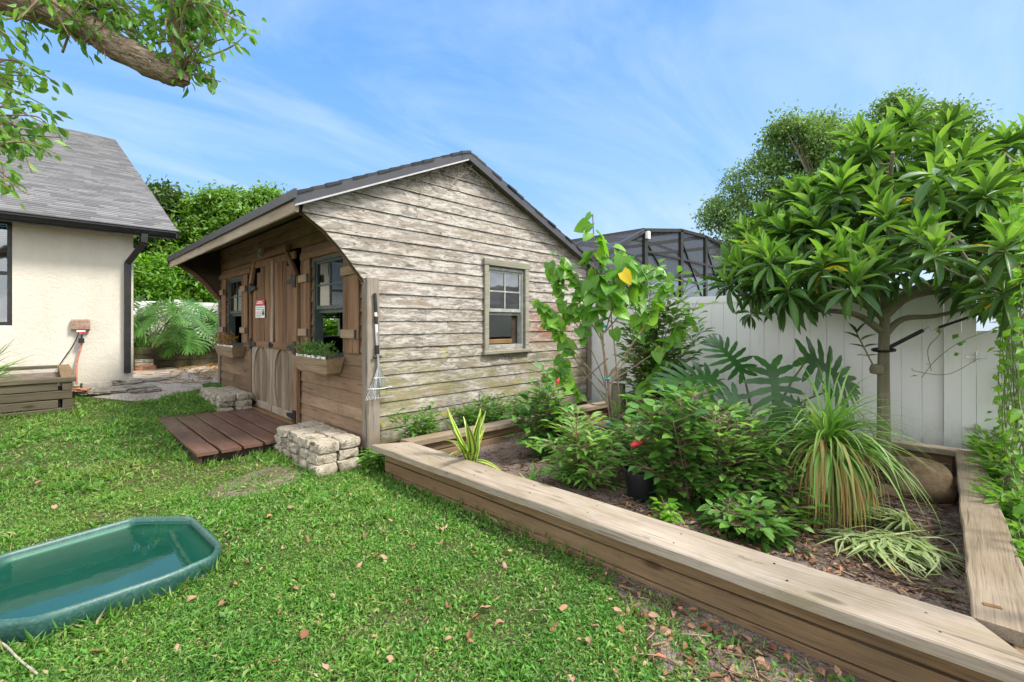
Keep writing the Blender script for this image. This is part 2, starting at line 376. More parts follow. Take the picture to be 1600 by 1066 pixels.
M['shingle'] = roof_mat('charcoal_shingles', (.028, .028, .031), (.045, .045, .049), (.07, .07, .075), 1)
M['house_shingle'] = roof_mat('grey_shingles', (.115, .113, .116), (.165, .162, .164), (.225, .221, .222), 0, .3)
def stucco():
    k = NT('cream_stucco'); v = k.co()
    n = k.noise(v, 7, 5, .6, 1.2); n2 = k.noise(v, 45, 4, .6)
    w = k.ramp(n, [(.42, 0.0), (.5, 1.0), (.58, .3)])
    d = k.noise(k.map(v, (2, 2, .6)), 1, 4)
    c = k.mix(k.ramp(d, [(.35, 0.0), (.7, 1.0)]), (.55, .51, .425), (.62, .58, .495))
    return k.done(k.bsdf(c, .85, .2, k.bump(k.math('ADD', w, k.math('MULTIPLY', n2, .4)), .45, .008)))
M['stucco'] = stucco()
def stone():
    k = NT('split_face_block'); v = k.co(); r = k.isl(); o = k.vadd(v, k.ramp(r, [(0, (0, 0, 0)), (1, (5, 3, 8))]))
    n = k.noise(o, 9, 6, .7); p = k.ramp(k.vor(o, 38), [(.1, 1.0), (.3, 0.0)])
    c = k.ramp(n, [(.3, (.17, .14, .10)), (.45, (.33, .285, .215)), (.7, (.46, .41, .33))])
    c = k.mix(k.math('MULTIPLY', p, .45), c, (.13, .11, .08))
    bl = k.ramp(k.noise(o, 7, 6, .75), [(.52, 0.0), (.62, .8)])
    c = k.mix(bl, c, (.085, .08, .06))
    return k.done(k.bsdf(c, .95, .15, k.bump(k.math('SUBTRACT', n, k.math('MULTIPLY', p, .6)), .8, .015)))
M['stone'] = stone()
def rock(name, a, b, c_):
    k = NT(name); v = k.co(); n = k.noise(v, 6, 7, .7)
    return k.done(k.bsdf(k.ramp(n, [(.3, a), (.5, b), (.7, c_)]), .9, .2, k.bump(n, .8, .03)))
M['rock'] = rock('brown_rock', (.10, .065, .035), (.23, .16, .09), (.36, .28, .18))
M['pale_rock'] = rock('pale_rock', (.2, .17, .13), (.45, .4, .34), (.62, .58, .5))
def glass(name, tint, rough=.03, ior=1.5, tr=.75):
    k = NT(name); g = k.n('ShaderNodeBsdfGlossy'); g.inputs['Roughness'].default_value = rough
    k.set(g.inputs['Normal'], k.bump(k.noise(k.co(), 3, 2), .05, .02))
    t = k.n('ShaderNodeBsdfTransparent'); k.set(t.inputs[0], tint)
    f = k.n('ShaderNodeLayerWeight'); f.inputs[0].default_value = .5
    m = k.n('ShaderNodeMixShader'); k.set(m.inputs[0], k.math('ADD', k.math('MULTIPLY', k.math('POWER', f.outputs['Facing'], 4), .7), .22))
    k.t.links.new(t.outputs[0], m.inputs[1]); k.t.links.new(g.outputs[0], m.inputs[2]); return k.done(m.outputs[0])
M['glass'] = glass('window_glass', (.42, .47, .45))
def water():
    k = NT('still_water'); g = k.n('ShaderNodeBsdfGlossy'); g.inputs['Roughness'].default_value = .012
    k.set(g.inputs['Normal'], k.bump(k.noise(k.co(), 9, 3), .04, .01))
    t = k.n('ShaderNodeBsdfTransparent'); k.set(t.inputs[0], (.62, .9, .82)); f = k.n('ShaderNodeLayerWeight'); f.inputs[0].default_value = .5
    m = k.n('ShaderNodeMixShader'); k.set(m.inputs[0], k.math('ADD', k.math('MULTIPLY', k.math('POWER', f.outputs['Facing'], 3.2), .85), .03)); k.t.links.new(t.outputs[0], m.inputs[1]); k.t.links.new(g.outputs[0], m.inputs[2]); return k.done(m.outputs[0])
M['water'] = water()
def screen():
    k = NT('insect_screen'); d = k.bsdf((.04, .04, .042), .7, .2); t = k.n('ShaderNodeBsdfTransparent')
    m = k.n('ShaderNodeMixShader'); m.inputs[0].default_value = .68
    k.t.links.new(t.outputs[0], m.inputs[1]); k.t.links.new(d, m.inputs[2]); return k.done(m.outputs[0])
M['screen'] = screen()
def tubmat():
    k = NT('green_moulded_plastic'); v = k.co(); n = k.noise(v, 5, 5, .7); s = k.noise(v, 60, 3, .6)
    c = k.ramp(n, [(.3, (.0015, .05, .03)), (.6, (.002, .066, .04)), (.8, (.005, .08, .05))])
    c = k.mix(k.ramp(s, [(.55, 0.0), (.8, .2)]), c, (.05, .18, .14))
    return k.done(k.bsdf(c, .38, .5, k.bump(s, .15, .004)))
M['tub'] = tubmat()
def rimmat():
    k = NT('sun_faded_green_plastic'); v = k.co(); n = k.noise(v, 8, 6, .7); s = k.noise(v, 70, 3, .6)
    c = k.ramp(n, [(.3, (.012, .06, .047)), (.6, (.026, .09, .073)), (.8, (.07, .145, .125))])
    c = k.mix(k.ramp(s, [(.5, 0.0), (.75, .4)]), c, (.15, .22, .2))
    return k.done(k.bsdf(c, .42, .5, k.bump(s, .2, .004)))
M['rim'] = rimmat()
def lawnmat():
    k = NT('lawn_soil'); v = k.co(); a = k.noise(v, .9, 5, .65); b = k.noise(v, 14, 5, .7); d = k.noise(v, 60, 3, .7)
    c = k.ramp(b, [(.3, (.045, .05, .018)), (.5, (.085, .10, .035)), (.7, (.14, .13, .06))])
    c = k.mix(k.ramp(a, [(.5, 0.0), (.68, .8)]), c, (.16, .125, .075))
    c = k.mix(k.ramp(d, [(.4, .5), (.6, 0.0)]), c, (.03, .03, .012))
    return k.done(k.bsdf(c, .95, .1, k.bump(k.math('ADD', b, d), .8, .02)))
M['lawn'] = lawnmat()
def soilmat(name, a, b, c_, sc=1):
    k = NT(name); v = k.co(); n = k.noise(v, 3 * sc, 6, .7); d = k.noise(v, 38 * sc, 4, .75); p = k.vor(v, 55 * sc)
    c = k.ramp(n, [(.3, a), (.5, b), (.72, c_)])
    c = k.mix(k.ramp(d, [(.35, .7), (.55, 0.0)]), c, [q * .4 for q in a])
    c = k.mix(k.ramp(p, [(.12, .5), (.3, 0.0)]), c, [min(1, q * 1.25) for q in c_])
    return k.done(k.bsdf(c, .95, .1, k.bump(k.math('ADD', d, k.math('MULTIPLY', p, .5)), 1, .03)))
M['sand'] = soilmat('pale_sandy_soil', (.40, .32, .26), (.58, .50, .43), (.68, .61, .54))
M['soil'] = soilmat('garden_soil', (.12, .085, .065), (.25, .19, .155), (.36, .29, .245))
M['bare'] = soilmat('bare_earth', (.10, .08, .055), (.22, .18, .125), (.34, .29, .22))
def deadleaf(name, cols):
    k = NT(name); r = k.n('ShaderNodeObjectInfo').outputs['Random']; r2 = k.isl()
    c = k.ramp(k.math('FRACT', k.math('ADD', r, r2)), cols); n = k.noise(k.co(), 60, 4, .7)
    c = k.mix(k.ramp(n, [(.4, .45), (.6, 0.0)]), c, (.12, .06, .03))
    return k.done(k.bsdf(c, .7, .25))
M['dead_leaf'] = deadleaf('dead_leaf', [(0, (.17, .075, .035)), (.35, (.27, .14, .075)), (.6, (.33, .20, .125)), (.85, (.40, .26, .17)), (1, (.46, .15, .04))])
def chips():
    k = NT('wood_chips'); c = k.ramp(k.isl(), [(0, (.06, .035, .022)), (.5, (.15, .09, .06)), (.85, (.26, .18, .12)), (1, (.36, .28, .19))])
    return k.done(k.bsdf(c, .9, .1))
M['chips'] = chips()
def grassmat():
    k = NT('lawn_grass'); c = k.ramp(k.isl(), [(0, (.045, .15, .018)), (.35, (.08, .235, .026)), (.7, (.13, .305, .04)), (.88, (.23, .34, .075)), (.95, (.33, .31, .13)), (1, (.42, .34, .19))])
    n = k.noise(k.co(), .55, 4, .6); n2 = k.noise(k.co(), 2.6, 3, .6); n3 = k.noise(k.co(), 1.2, 5, .7)
    c = k.mix(k.ramp(n, [(.46, 0.0), (.62, .4)]), c, (.19, .29, .05))
    c = k.mix(k.ramp(n2, [(.3, .45), (.5, 0.0)]), c, (.04, .13, .02))
    c = k.mix(k.ramp(n3, [(.57, 0.0), (.68, .4)]), c, (.25, .25, .09))
    p = k.bsdf(c, .5, .35); t = k.n('ShaderNodeBsdfTranslucent'); k.set(t.inputs[0], k.mix(1, c, (1.4, 1.5, .7), 'MULTIPLY'))
    m = k.n('ShaderNodeMixShader'); m.inputs[0].default_value = .3
    k.t.links.new(p, m.inputs[1]); k.t.links.new(t.outputs[0], m.inputs[2]); return k.done(m.outputs[0])
M['grass'] = grassmat()
G = lambda *c: [(i / (len(c) - 1), x) for i, x in enumerate(c)]
M['lf_oak'] = leafmat('oak_leaves', G((.055, .11, .027), (.095, .18, .042), (.15, .26, .07), (.22, .34, .105)), .5, .4, .3)
M['lf_bright'] = leafmat('bright_tree_leaves', G((.05, .13, .012), (.09, .21, .02), (.15, .30, .035), (.22, .38, .05)), .45, .4, .35)
M['lf_dark'] = leafmat('dark_tree_leaves', G((.02, .05, .012), (.04, .09, .018), (.07, .13, .028), (.12, .17, .05)), .35, .5, .25)
M['lf_limb'] = leafmat('overhanging_leaves', G((.045, .14, .015), (.08, .21, .02), (.13, .31, .025), (.22, .42, .04)), .4, .45, .42, .35)
M['lf_loquat'] = leafmat('loquat_leaves', G((.018, .065, .012), (.034, .10, .017), (.055, .14, .023), (.09, .19, .032)), .42, .4, .22, .5, (.14, .24, .06), .15)
M['lf_loquat_new'] = leafmat('young_loquat_leaves', G((.07, .19, .02), (.12, .27, .035), (.21, .36, .07)), .5, .35, .38, .45, (.36, .48, .16), .2)
M['lf_hib'] = leafmat('broad_green_leaves', G((.06, .20, .015), (.10, .28, .02), (.16, .37, .025), (.26, .48, .035)), .36, .5, .42, .55, (.2, .38, .07), .2)
M['lf_citrus'] = leafmat('citrus_leaves', G((.045, .14, .022), (.08, .21, .03), (.13, .30, .045), (.21, .40, .075)), .38, .5, .35, .4)
M['lf_shrub'] = leafmat('shrub_leaves', G((.035, .12, .02), (.06, .17, .026), (.10, .24, .036), (.17, .33, .05)), .36, .5, .3, .5, (.12, .25, .07), .15)
M['lf_light'] = leafmat('light_green_leaves', G((.06, .19, .025), (.11, .28, .04), (.19, .37, .075), (.34, .48, .17)), .4, .45, .38, .4, (.3, .46, .16), .2)
M['lf_philo'] = leafmat('deeply_cut_leaves', G((.028, .10, .022), (.042, .14, .028), (.065, .19, .035)), .3, .55, .25, 0, (.2, .3, .1), .12)
M['lf_philo_far'] = leafmat('far_cut_leaves', G((.04, .12, .025), (.07, .18, .035), (.12, .26, .06)), .33, .5, .3, 0, (.2, .3, .1), .2)
M['lf_weed'] = leafmat('weed_leaves', G((.04, .14, .02), (.08, .22, .03), (.14, .32, .04)), .45, .4, .38, .3)
M['lf_vine'] = leafmat('vine_leaves', G((.08, .24, .02), (.14, .34, .03), (.24, .46, .045)), .42, .4, .45, .3)
M['lf_pony'] = leafmat('long_strap_leaves', G((.07, .20, .028), (.12, .29, .04), (.20, .38, .07), (.34, .48, .15)), .4, .45, .35, 0)
M['lf_straw'] = leafmat('straw_leaves', G((.30, .16, .055), (.42, .25, .09), (.52, .37, .16), (.16, .22, .05)), .6, .3, .3, 0)
M['lf_cut'] = leafmat('wilted_pale_leaves', G((.24, .33, .12), (.36, .44, .19), (.47, .52, .28), (.14, .24, .06)), .6, .3, .3, 0, var=.1)
M['lf_dry'] = leafmat('dry_orange_sprigs', G((.30, .11, .035), (.42, .19, .06), (.26, .2, .07)), .7, .2, .3, 0)
M['flower'] = plain('pink_red_petals', (.72, .05, .08), .5, .3, 0, .3, 40)
M['yellow'] = leafmat('yellow_leaf', G((.7, .48, .02), (.78, .55, .03)), .45, .4, .4, .4, (.6, .5, .1), 0)
def drac():
    k = NT('striped_strap_leaf'); u = k.sep(k.n('ShaderNodeUVMap').outputs[0])
    mid = k.math('ABSOLUTE', k.math('SUBTRACT', u[1], .5))
    n = k.math('ADD', mid, k.math('MULTIPLY', k.math('SUBTRACT', k.noise(k.co(), 14, 3), .5), .12))
    c = k.ramp(n, [(.10, (.42, .5, .05)), (.17, (.05, .16, .02)), (.36, (.045, .14, .02)), (.40, (.4, .48, .06))])
    return k.done(k.bsdf(c, .35, .5))
M['drac'] = drac()

# ------------------------------------------------------------------ camera, sun, sky
CAMP = np.array([-2.362, -4.382, 1.45])
FW = np.array([.716, .698, 0]); RT = np.array([.698, -.716, 0])
cam = bpy.data.cameras.new('camera'); co = bpy.data.objects.new('camera', cam); COL.objects.link(co)
cam.sensor_width = 36; cam.lens = 16.0; cam.clip_end = 400; cam.clip_start = .05
cam.shift_y = -28 / 1600
co.matrix_world = Matrix.Translation(Vector(CAMP)) @ Matrix(((RT[0], 0, -FW[0], 0), (RT[1], 0, -FW[1], 0), (0, 1, 0, 0), (0, 0, 0, 1)))
SC.camera = co
def vis(p):
    d = p - CAMP; Y = d @ FW; X = d @ RT
    return Y, 800 + 711 * X / np.maximum(Y, .01), 505 - 711 * d[..., 2] / np.maximum(Y, .01)
SUN = np.array([.42, -.80, 1.15]); SUN = SUN / np.linalg.norm(SUN)
sl = bpy.data.lights.new('sun', 'SUN'); so = bpy.data.objects.new('sun', sl); COL.objects.link(so)
sl.energy = 2.4; sl.angle = R(12); sl.color = (1, .955, .87)
so.rotation_euler = Vector(SUN).to_track_quat('Z', 'Y').to_euler(); so.location = (0, -10, 20)
w = bpy.data.worlds.new('World'); SC.world = w; w.use_nodes = True
nt = w.node_tree; nt.nodes.clear()
class WT(NT):
    def __init__(s, t): s.t = t
k = WT(nt)
sky = k.n('ShaderNodeTexSky'); sky.sky_type = 'NISHITA'; sky.sun_disc = False
sky.sun_elevation = math.asin(SUN[2]); sky.sun_rotation = math.atan2(SUN[0], SUN[1]) % (2 * PI)
sky.air_density = 1.0; sky.dust_density = 1.4; sky.ozone_density = 1.6
g = k.co('Generated'); x, y, z = k.sep(g)
zz = k.math('ADD', k.math('MAXIMUM', z, 0), .12)
cx = k.n('ShaderNodeCombineXYZ'); k.set(cx.inputs[0], k.math('DIVIDE', x, zz)); k.set(cx.inputs[1], k.math('DIVIDE', y, zz))
# wispy high cloud, stretched across the view
cl = k.noise(k.map(cx.outputs[0], (.55, 1.5, 1), (2.2, .4, 0), (0, 0, R(-52))), 1.0, 7, .6, .9)
cm = k.ramp(cl, [(.42, 0.0), (.8, .5)])
skc = k.mix(1, sky.outputs[0], (.86, 1.04, 1.12), 'MULTIPLY')
grad = k.ramp(z, [(0, (2.2, 2.6, 3.1)), (.12, (1.6, 2.25, 3.1)), (.3, (.9, 1.8, 3.15)), (.6, (.36, 1.22, 3.0)), (1, (.4, 1.1, 2.7))])
skc = k.mix(.86, skc, grad)
skc = k.mix(cm, skc, (2.9, 3.3, 3.8))
# bright broken cloud added outside the view, overhead and behind, as fill light
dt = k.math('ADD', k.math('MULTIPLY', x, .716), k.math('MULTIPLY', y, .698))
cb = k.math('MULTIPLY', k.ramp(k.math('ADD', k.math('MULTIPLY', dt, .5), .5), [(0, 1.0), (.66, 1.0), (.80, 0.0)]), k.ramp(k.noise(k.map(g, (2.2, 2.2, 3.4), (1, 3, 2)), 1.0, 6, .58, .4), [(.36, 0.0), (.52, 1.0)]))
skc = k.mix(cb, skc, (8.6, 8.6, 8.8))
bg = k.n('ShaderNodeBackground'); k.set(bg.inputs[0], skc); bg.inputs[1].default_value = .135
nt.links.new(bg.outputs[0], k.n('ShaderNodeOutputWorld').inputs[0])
SC.view_settings.view_transform = 'Standard'; SC.view_settings.look = 'None'; SC.view_settings.exposure = 1.28; SC.view_settings.gamma = 1
SC.cycles.max_bounces = 7; SC.cycles.transparent_max_bounces = 12; SC.cycles.use_denoising = True
SC.cycles.sample_clamp_indirect = 6

# ------------------------------------------------------------------ the ground
def gz(a, b):
    """height of the ground: flat by the camera, rising gently towards the house"""
    a = np.asarray(a, float); b = np.asarray(b, float)
    h = np.interp(b, [-50, 1.0, 2.6, 4.4, 7.3, 10, 14, 60], [0, 0, .085, .205, .28, .36, .4, .4])
    return h + .012 * np.sin(a * 2.1 + 1) * np.sin(b * 1.7) - .0
def grid_mesh(name, xs, ys, zf, mat, kind='structure'):
    X, Y = np.meshgrid(xs, ys, indexing='ij'); Z = zf(X, Y); n, m = X.shape
    V = np.stack([X, Y, Z], -1).reshape(-1, 3)
    i, j = np.meshgrid(np.arange(n - 1), np.arange(m - 1), indexing='ij'); q = (i * m + j).ravel()
    F = np.stack([q, q + m, q + m + 1, q + 1], 1)
    o = link(name, np_mesh(name, V, F, smooth=True), mat); return tag(o, kind=kind)
xs = np.concatenate([np.linspace(-90, -8, 18), np.linspace(-7.5, 12, 120), np.linspace(13, 110, 20)])
ys = np.concatenate([np.linspace(-60, -7, 14), np.linspace(-6.6, 14, 130), np.linspace(15, 110, 20)])
grid_mesh('lawn', xs, ys, gz, M['lawn'])
def blob_sheet(name, pts, mat, lift, n=26, kind='structure'):
    """irregular sheet of ground following the terrain"""
    P = np.array(bez(list(pts) + [pts[0]], 7))[:-1]; c = P.mean(0); rings = 6; V = [(*c, 0)]
    for r in range(1, rings + 1):
        for p in P:
            q = c + (p - c) * r / rings; V.append((*q, 0))
    V = np.array(V); V[:, 2] = gz(V[:, 0], V[:, 1]) + lift; V[-len(P):, 2] -= lift + .02
    m = len(P); F3 = np.array([(0, 1 + i, 1 + (i + 1) % m) for i in range(m)])
    F4 = np.array([(1 + r*m + i, 1 + (r+1)*m + i, 1 + (r+1)*m + (i+1) % m, 1 + r*m + (i+1) % m) for r in range(rings - 1) for i in range(m)])
    o = link(name, np_mesh(name, V, [F3, F4], smooth=True), mat); tag(o, kind=kind); return P
path_out = blob_sheet('dirt_path', [(-1.95, 5.65), (-1.35, 4.75), (-.75, 5.2), (-.3, 5.65), (.0, 6.3), (2.5, 6.6), (3.5, 9.6), (1.0, 9.6), (-1.2, 9.7), (-1.3, 7.6), (-2.1, 7.0)], M['sand'], .03)
bare_out = blob_sheet('bare_patch', [(-1.45, .2), (-1.2, .42), (-.8, .6), (-.5, .35), (-.62, .0), (-1.05, -.2), (-1.4, -.02)], M['bare'], .012)
strip_out = blob_sheet('soil_strip', [(-.2, -2.8), (-.3, -3.2), (-.62, -3.5), (-.8, -3.9), (-.7, -4.6), (-.05, -4.7), (.05, -3.6), (.0, -2.8)], M['soil'], .012)

# ------------------------------------------------------------------ garden shed
W, D = 5.76, 3.98                                  # front length along y, depth along x
PITCH_L, PITCH_R, RX, RZ = .457, .41, 1.24, 3.50   # underside of the roof
def roof_z(x): return RZ - (PITCH_L * (RX - x) if x < RX else PITCH_R * (x - RX))
CURVE = [(0.0, 1.86), (-.06, 1.885), (-.152, 1.992), (-.258, 2.133), (-.479, 2.354), (-.73, 2.52)]
def curve_x(z): return float(np.interp(z, [c[1] for c in CURVE], [c[0] for c in CURVE]))
shed = thing('garden_shed', 'weathered grey and brown wooden garden shed with overhanging charcoal roof and arched double door', 'shed', (0, 0, .1))
def xl(z):
    r = RX - (RZ - z) / PITCH_L
    return max(r, -.74) if z > 2.52 else (curve_x(z) if z > 1.86 else 0)
def xr(z): return min(D, RX + (RZ - z) / PITCH_R)
def siding(to3, lo, hi, z0, ztop, holes, pitch=.145, bulge=.014, jz=.002):
    """lapped boards; to3(s, depth, z); lo/hi give the ends at height z; holes are (s0,s1,z0,z1)"""
    mb = MB(); z = z0; row = 0
    while z < ztop - .01:
        zt = min(z + pitch - .006, ztop); cuts = sorted({z, zt, *[q for h in holes for q in (h[2], h[3]) if z < q < zt]})
        for za, zb in zip(cuts, cuts[1:]):
            segs = [(lo(za), hi(za), lo(zb), hi(zb))]
            for h in holes:
                if h[2] <= za + 1e-4 and h[3] >= zb - 1e-4:
                    new = []
                    for s0, s1, t0, t1 in segs:
                        if s0 < h[0]: new.append((s0, min(s1, h[0]), t0, min(t1, h[0])))
                        if s1 > h[1]: new.append((max(s0, h[1]), s1, max(t0, h[1]), t1))
                    segs = new
            # boards are butted: now and then one ends part way along
            out = []
            for sg in segs:
                if sg[1] - sg[0] > 1.6 and rnd.random() < .4:
                    c = sg[0] + (sg[1] - sg[0]) * rnd.uniform(.3, .7); out += [(sg[0], c - .002, sg[2], c - .002), (c + .002, sg[1], c + .002, sg[3])]
                else: out.append(sg)
            for s0, s1, t0, t1 in out:
                if max(s1 - s0, t1 - t0) < .02: continue
                s1 = max(s1, s0 + .002); t1 = max(t1, t0 + .002)
                n = max(1, int((s1 - s0) / .22)); fa = (za - z) / pitch; fb = (zb - z) / pitch
                da = bulge * (1 - fa) + .003; db = bulge * (1 - fb) + .003; vs = []
                for i in range(n + 1):
                    t = i / n; a = s0 + (s1 - s0) * t; b = t0 + (t1 - t0) * t
                    j = rnd.gauss(0, jz * .5) if za == z else 0; jd = rnd.gauss(0, .0015)
                    vs += [to3(a, da + jd, za + j), to3(a, -.004, za + j), to3(b, -.004, zb), to3(b, db + jd, zb)]
                fs = [(0, 1, 2, 3), tuple(n*4 + q for q in (3, 2, 1, 0))]
                for i in range(n): fs += [(i*4 + q, i*4 + (q+1) % 4, i*4 + 4 + (q+1) % 4, i*4 + 4 + q) for q in range(4)]
                mb.add(vs, fs)
        z += pitch; row += 1
    return mb
def holed(to3, s0, s1, z0, z1, holes, d0, d1, mb=None):
    """flat wall panel with rectangular holes, as butted boxes"""
    mb = mb or MB(); ss = sorted({s0, s1, *[q for h in holes for q in h[:2]]}); zs = sorted({z0, z1, *[q for h in holes for q in h[2:4]]})
    for a, b in zip(ss, ss[1:]):
        for c, d in zip(zs, zs[1:]):
            if any(h[0] <= a and h[1] >= b and h[2] <= c and h[3] >= d for h in holes): continue
            v = [to3(s, e, z) for z in (c, d) for s, e in ((a, d0), (b, d0), (b, d1), (a, d1))]
            mb.add(v, [(0,3,2,1),(4,5,6,7),(0,1,5,4),(1,2,6,5),(2,3,7,6),(3,0,4,7)])
    return mb
near = lambda s, d, z: (s, -d, z)
far = lambda s, d, z: (s, W + d, z)
front = lambda s, d, z: (-d, s, z)
SW = (1.66, 2.36, 1.12, 2.19)
side = siding(near, xl, xr, .17, 3.46, [SW]).build('side_wall', M['side'], shed)
siding(far, xl, xr, .27, 3.46, [SW]).build('side_wall', M['side'], shed)
FWIN = [(.56, 1.40, 1.06, 2.25), (4.29, 5.22, 1.06, 2.25)]
FDOOR = (1.80, 3.73, .1, 2.46)
frontw = siding(front, lambda z: .02, lambda z: W - .02, .12, 2.84, [FDOOR] + FWIN, .145, .018).build('front_wall', M['front'], shed)
# inner lining of the walls, behind the boards (dark bare wood)
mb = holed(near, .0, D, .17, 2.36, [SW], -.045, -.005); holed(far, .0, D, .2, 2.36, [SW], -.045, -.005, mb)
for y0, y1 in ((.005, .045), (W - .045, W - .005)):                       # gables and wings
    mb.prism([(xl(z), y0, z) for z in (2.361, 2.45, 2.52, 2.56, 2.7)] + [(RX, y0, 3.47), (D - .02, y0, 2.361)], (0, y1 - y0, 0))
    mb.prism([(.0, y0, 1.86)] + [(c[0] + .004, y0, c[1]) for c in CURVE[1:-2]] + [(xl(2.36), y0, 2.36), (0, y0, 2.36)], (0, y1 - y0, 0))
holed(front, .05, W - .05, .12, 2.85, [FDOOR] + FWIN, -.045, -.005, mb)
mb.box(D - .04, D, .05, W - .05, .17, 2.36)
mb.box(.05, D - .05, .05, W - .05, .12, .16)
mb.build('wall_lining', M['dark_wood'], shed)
# roof
mb = MB()
def slope_prof(x0, x1, p):                                               # courses of shingles as a stepped profile
    L = abs(x1 - x0); n = int(L / .135); sg = 1 if x1 > x0 else -1; top = []
    for i in range(n):
        a = x0 + (x1 - x0) * i / n; b = x0 + (x1 - x0) * (i + 1) / n
        top.append((a, b, i))
    return top
def course(x0, x1, y0, y1, mb, i):
    z0, z1 = roof_z(x0) + .055, roof_z(x1) + .055; t = .014
    y0 += rnd.uniform(-.012, .012)
    mb.add([(x0, y0, z0 - .02), (x0, y1, z0 - .02), (x0, y0, z0 + t), (x0, y1, z0 + t), (x1, y0, z1 + .004), (x1, y1, z1 + .004), (x1, y0, z1 - .02), (x1, y1, z1 - .02)],
           [(0, 1, 3, 2), (2, 3, 5, 4), (4, 5, 7, 6), (6, 7, 1, 0), (0, 2, 4, 6), (1, 7, 5, 3)])
for a, b, i in slope_prof(-.79, RX, 0): course(a, b + .02, -.15, W + .15, mb, i)
for a, b, i in slope_prof(4.15, RX, 0): course(a, b - .02, -.15, W + .15, mb, i)
roof = mb.build('roof', M['shingle'], shed)
mb = MB()
mb.prism([(-.74, 0, roof_z(-.74)), (RX, 0, RZ), (4.1, 0, roof_z(4.1)), (4.1, 0, roof_z(4.1) + .034), (RX, 0, RZ + .034), (-.74, 0, roof_z(-.74) + .034)], (0, W + .22, 0))
mb.v = [(x, y - .11, z) for x, y, z in mb.v]
mb.build('roof_deck', M['soffit'], roof)
mb = MB()                                                                # dark metal rake boards
for y in (-.142, W + .118):
    mb.prism([(-.80, y, roof_z(-.8) - .055), (RX, y, RZ - .055), (RX, y, RZ + .05), (-.80, y, roof_z(-.8) + .05)], (0, .024, 0))
    mb.prism([(RX + .001, y, RZ - .055), (4.14, y, roof_z(4.14) - .055), (4.14, y, roof_z(4.14) + .05), (RX + .001, y, RZ + .05)], (0, .024, 0))
mb.box(-.812, -.79, -.165, W + .165, roof_z(-.8) + .002, roof_z(-.8) + .085)
mb.box(4.12, 4.142, -.165, W + .165, roof_z(4.14) - .10, roof_z(4.14) + .045)
mb.prism([(RX - .10, -.146, RZ - .115), (RX - .085, -.146, RZ - .11), (RX - .085, -.146, RZ + .015), (RX - .10, -.146, RZ + .01)], (0, .003, 0))
mb.build('fascia', M['roof_metal'], roof)
mb = MB(); y = -.152
mb.prism([(-.80, y, roof_z(-.8) - .068), (RX - .01, y, RZ - .072), (RX - .01, y, RZ - .0555), (-.80, y, roof_z(-.8) - .0515)], (0, .03, 0))
mb.build('drip_edge', M['drip'], roof)
mb = MB()
mb.plank((-.765, -.10, 2.518), (-.765, W + .10, 2.518), .03, .118, jit=.002)
mb.build('eave_board', M['fascia'], roof)
mb = MB()                                                                # boards under both rakes and the eave soffit
for y in (-.075, W + .075):
    mb.plank((-.72, y, roof_z(-.72) - .022), (RX, y, RZ - .022), .08, .02, up=(-.4, 0, 1), jit=.001)
    mb.plank((RX, y, RZ - .022), (4.08, y, roof_z(4.08) - .022), .08, .02, up=(.4, 0, 1), jit=.001)
for i in range(5):
    x0 = -.72 + i * .145; x1 = x0 + .14
    mb.prism([(x0, .05, roof_z(x0) - .065), (x1, .05, roof_z(x1) - .065), (x1, .05, roof_z(x1) - .045), (x0, .05, roof_z(x0) - .045)], (0, W - .1, 0))
mb.build('soffit', M['soffit'], roof)
for p0, p1, wd, th, up in (((.024, -.036, .15), (.02, -.036, 1.92), .142, .03, (0, -1, 0)), ((3.93, -.034, .18), (3.93, -.034, 2.34), .10, .024, (0, -1, 0)),
                           ((-.032, .03, .15), (-.032, .03, 1.87), .085, .028, (-1, 0, 0)), ((-.034, W - .05, .2), (-.034, W - .05, 1.9), .085, .028, (-1, 0, 0))):
    mb = MB(); mb.plank(p0, p1, wd, th, up=up, jit=.004); mb.build('corner_board', M['post'], shed)
for y0, y1 in ((.03, 1.74), (3.80, W - .03)):
    mb = MB(); mb.plank((-.036, y0, 2.31), (-.036, y1, 2.31), .09, .022, up=(-1, 0, 0), jit=.002); mb.build('head_board', M['wood_y'], shed)
mb = MB()                                                                # curved edge boards of the two wings
for y in (.05, W - .075):
    mb = MB(); C = bez([(c[0], 0, c[1]) for c in CURVE[1:]], 6)
    mb.prism([(p[0], y, p[2]) for p in C] + [(p[0] + .04, y, p[2] + .04) for p in C[::-1]], (0, .025, 0)); mb.build('wing_edge', M['wood_x'], shed)
mb = MB(); mb.box(.02, D - .03, .02, .05, .08, .165); mb.plank((.1, -.012, .155), (.9, -.012, .165), .012, .03, jit=.001)
mb.build('skirt_board', M['sill'], shed)

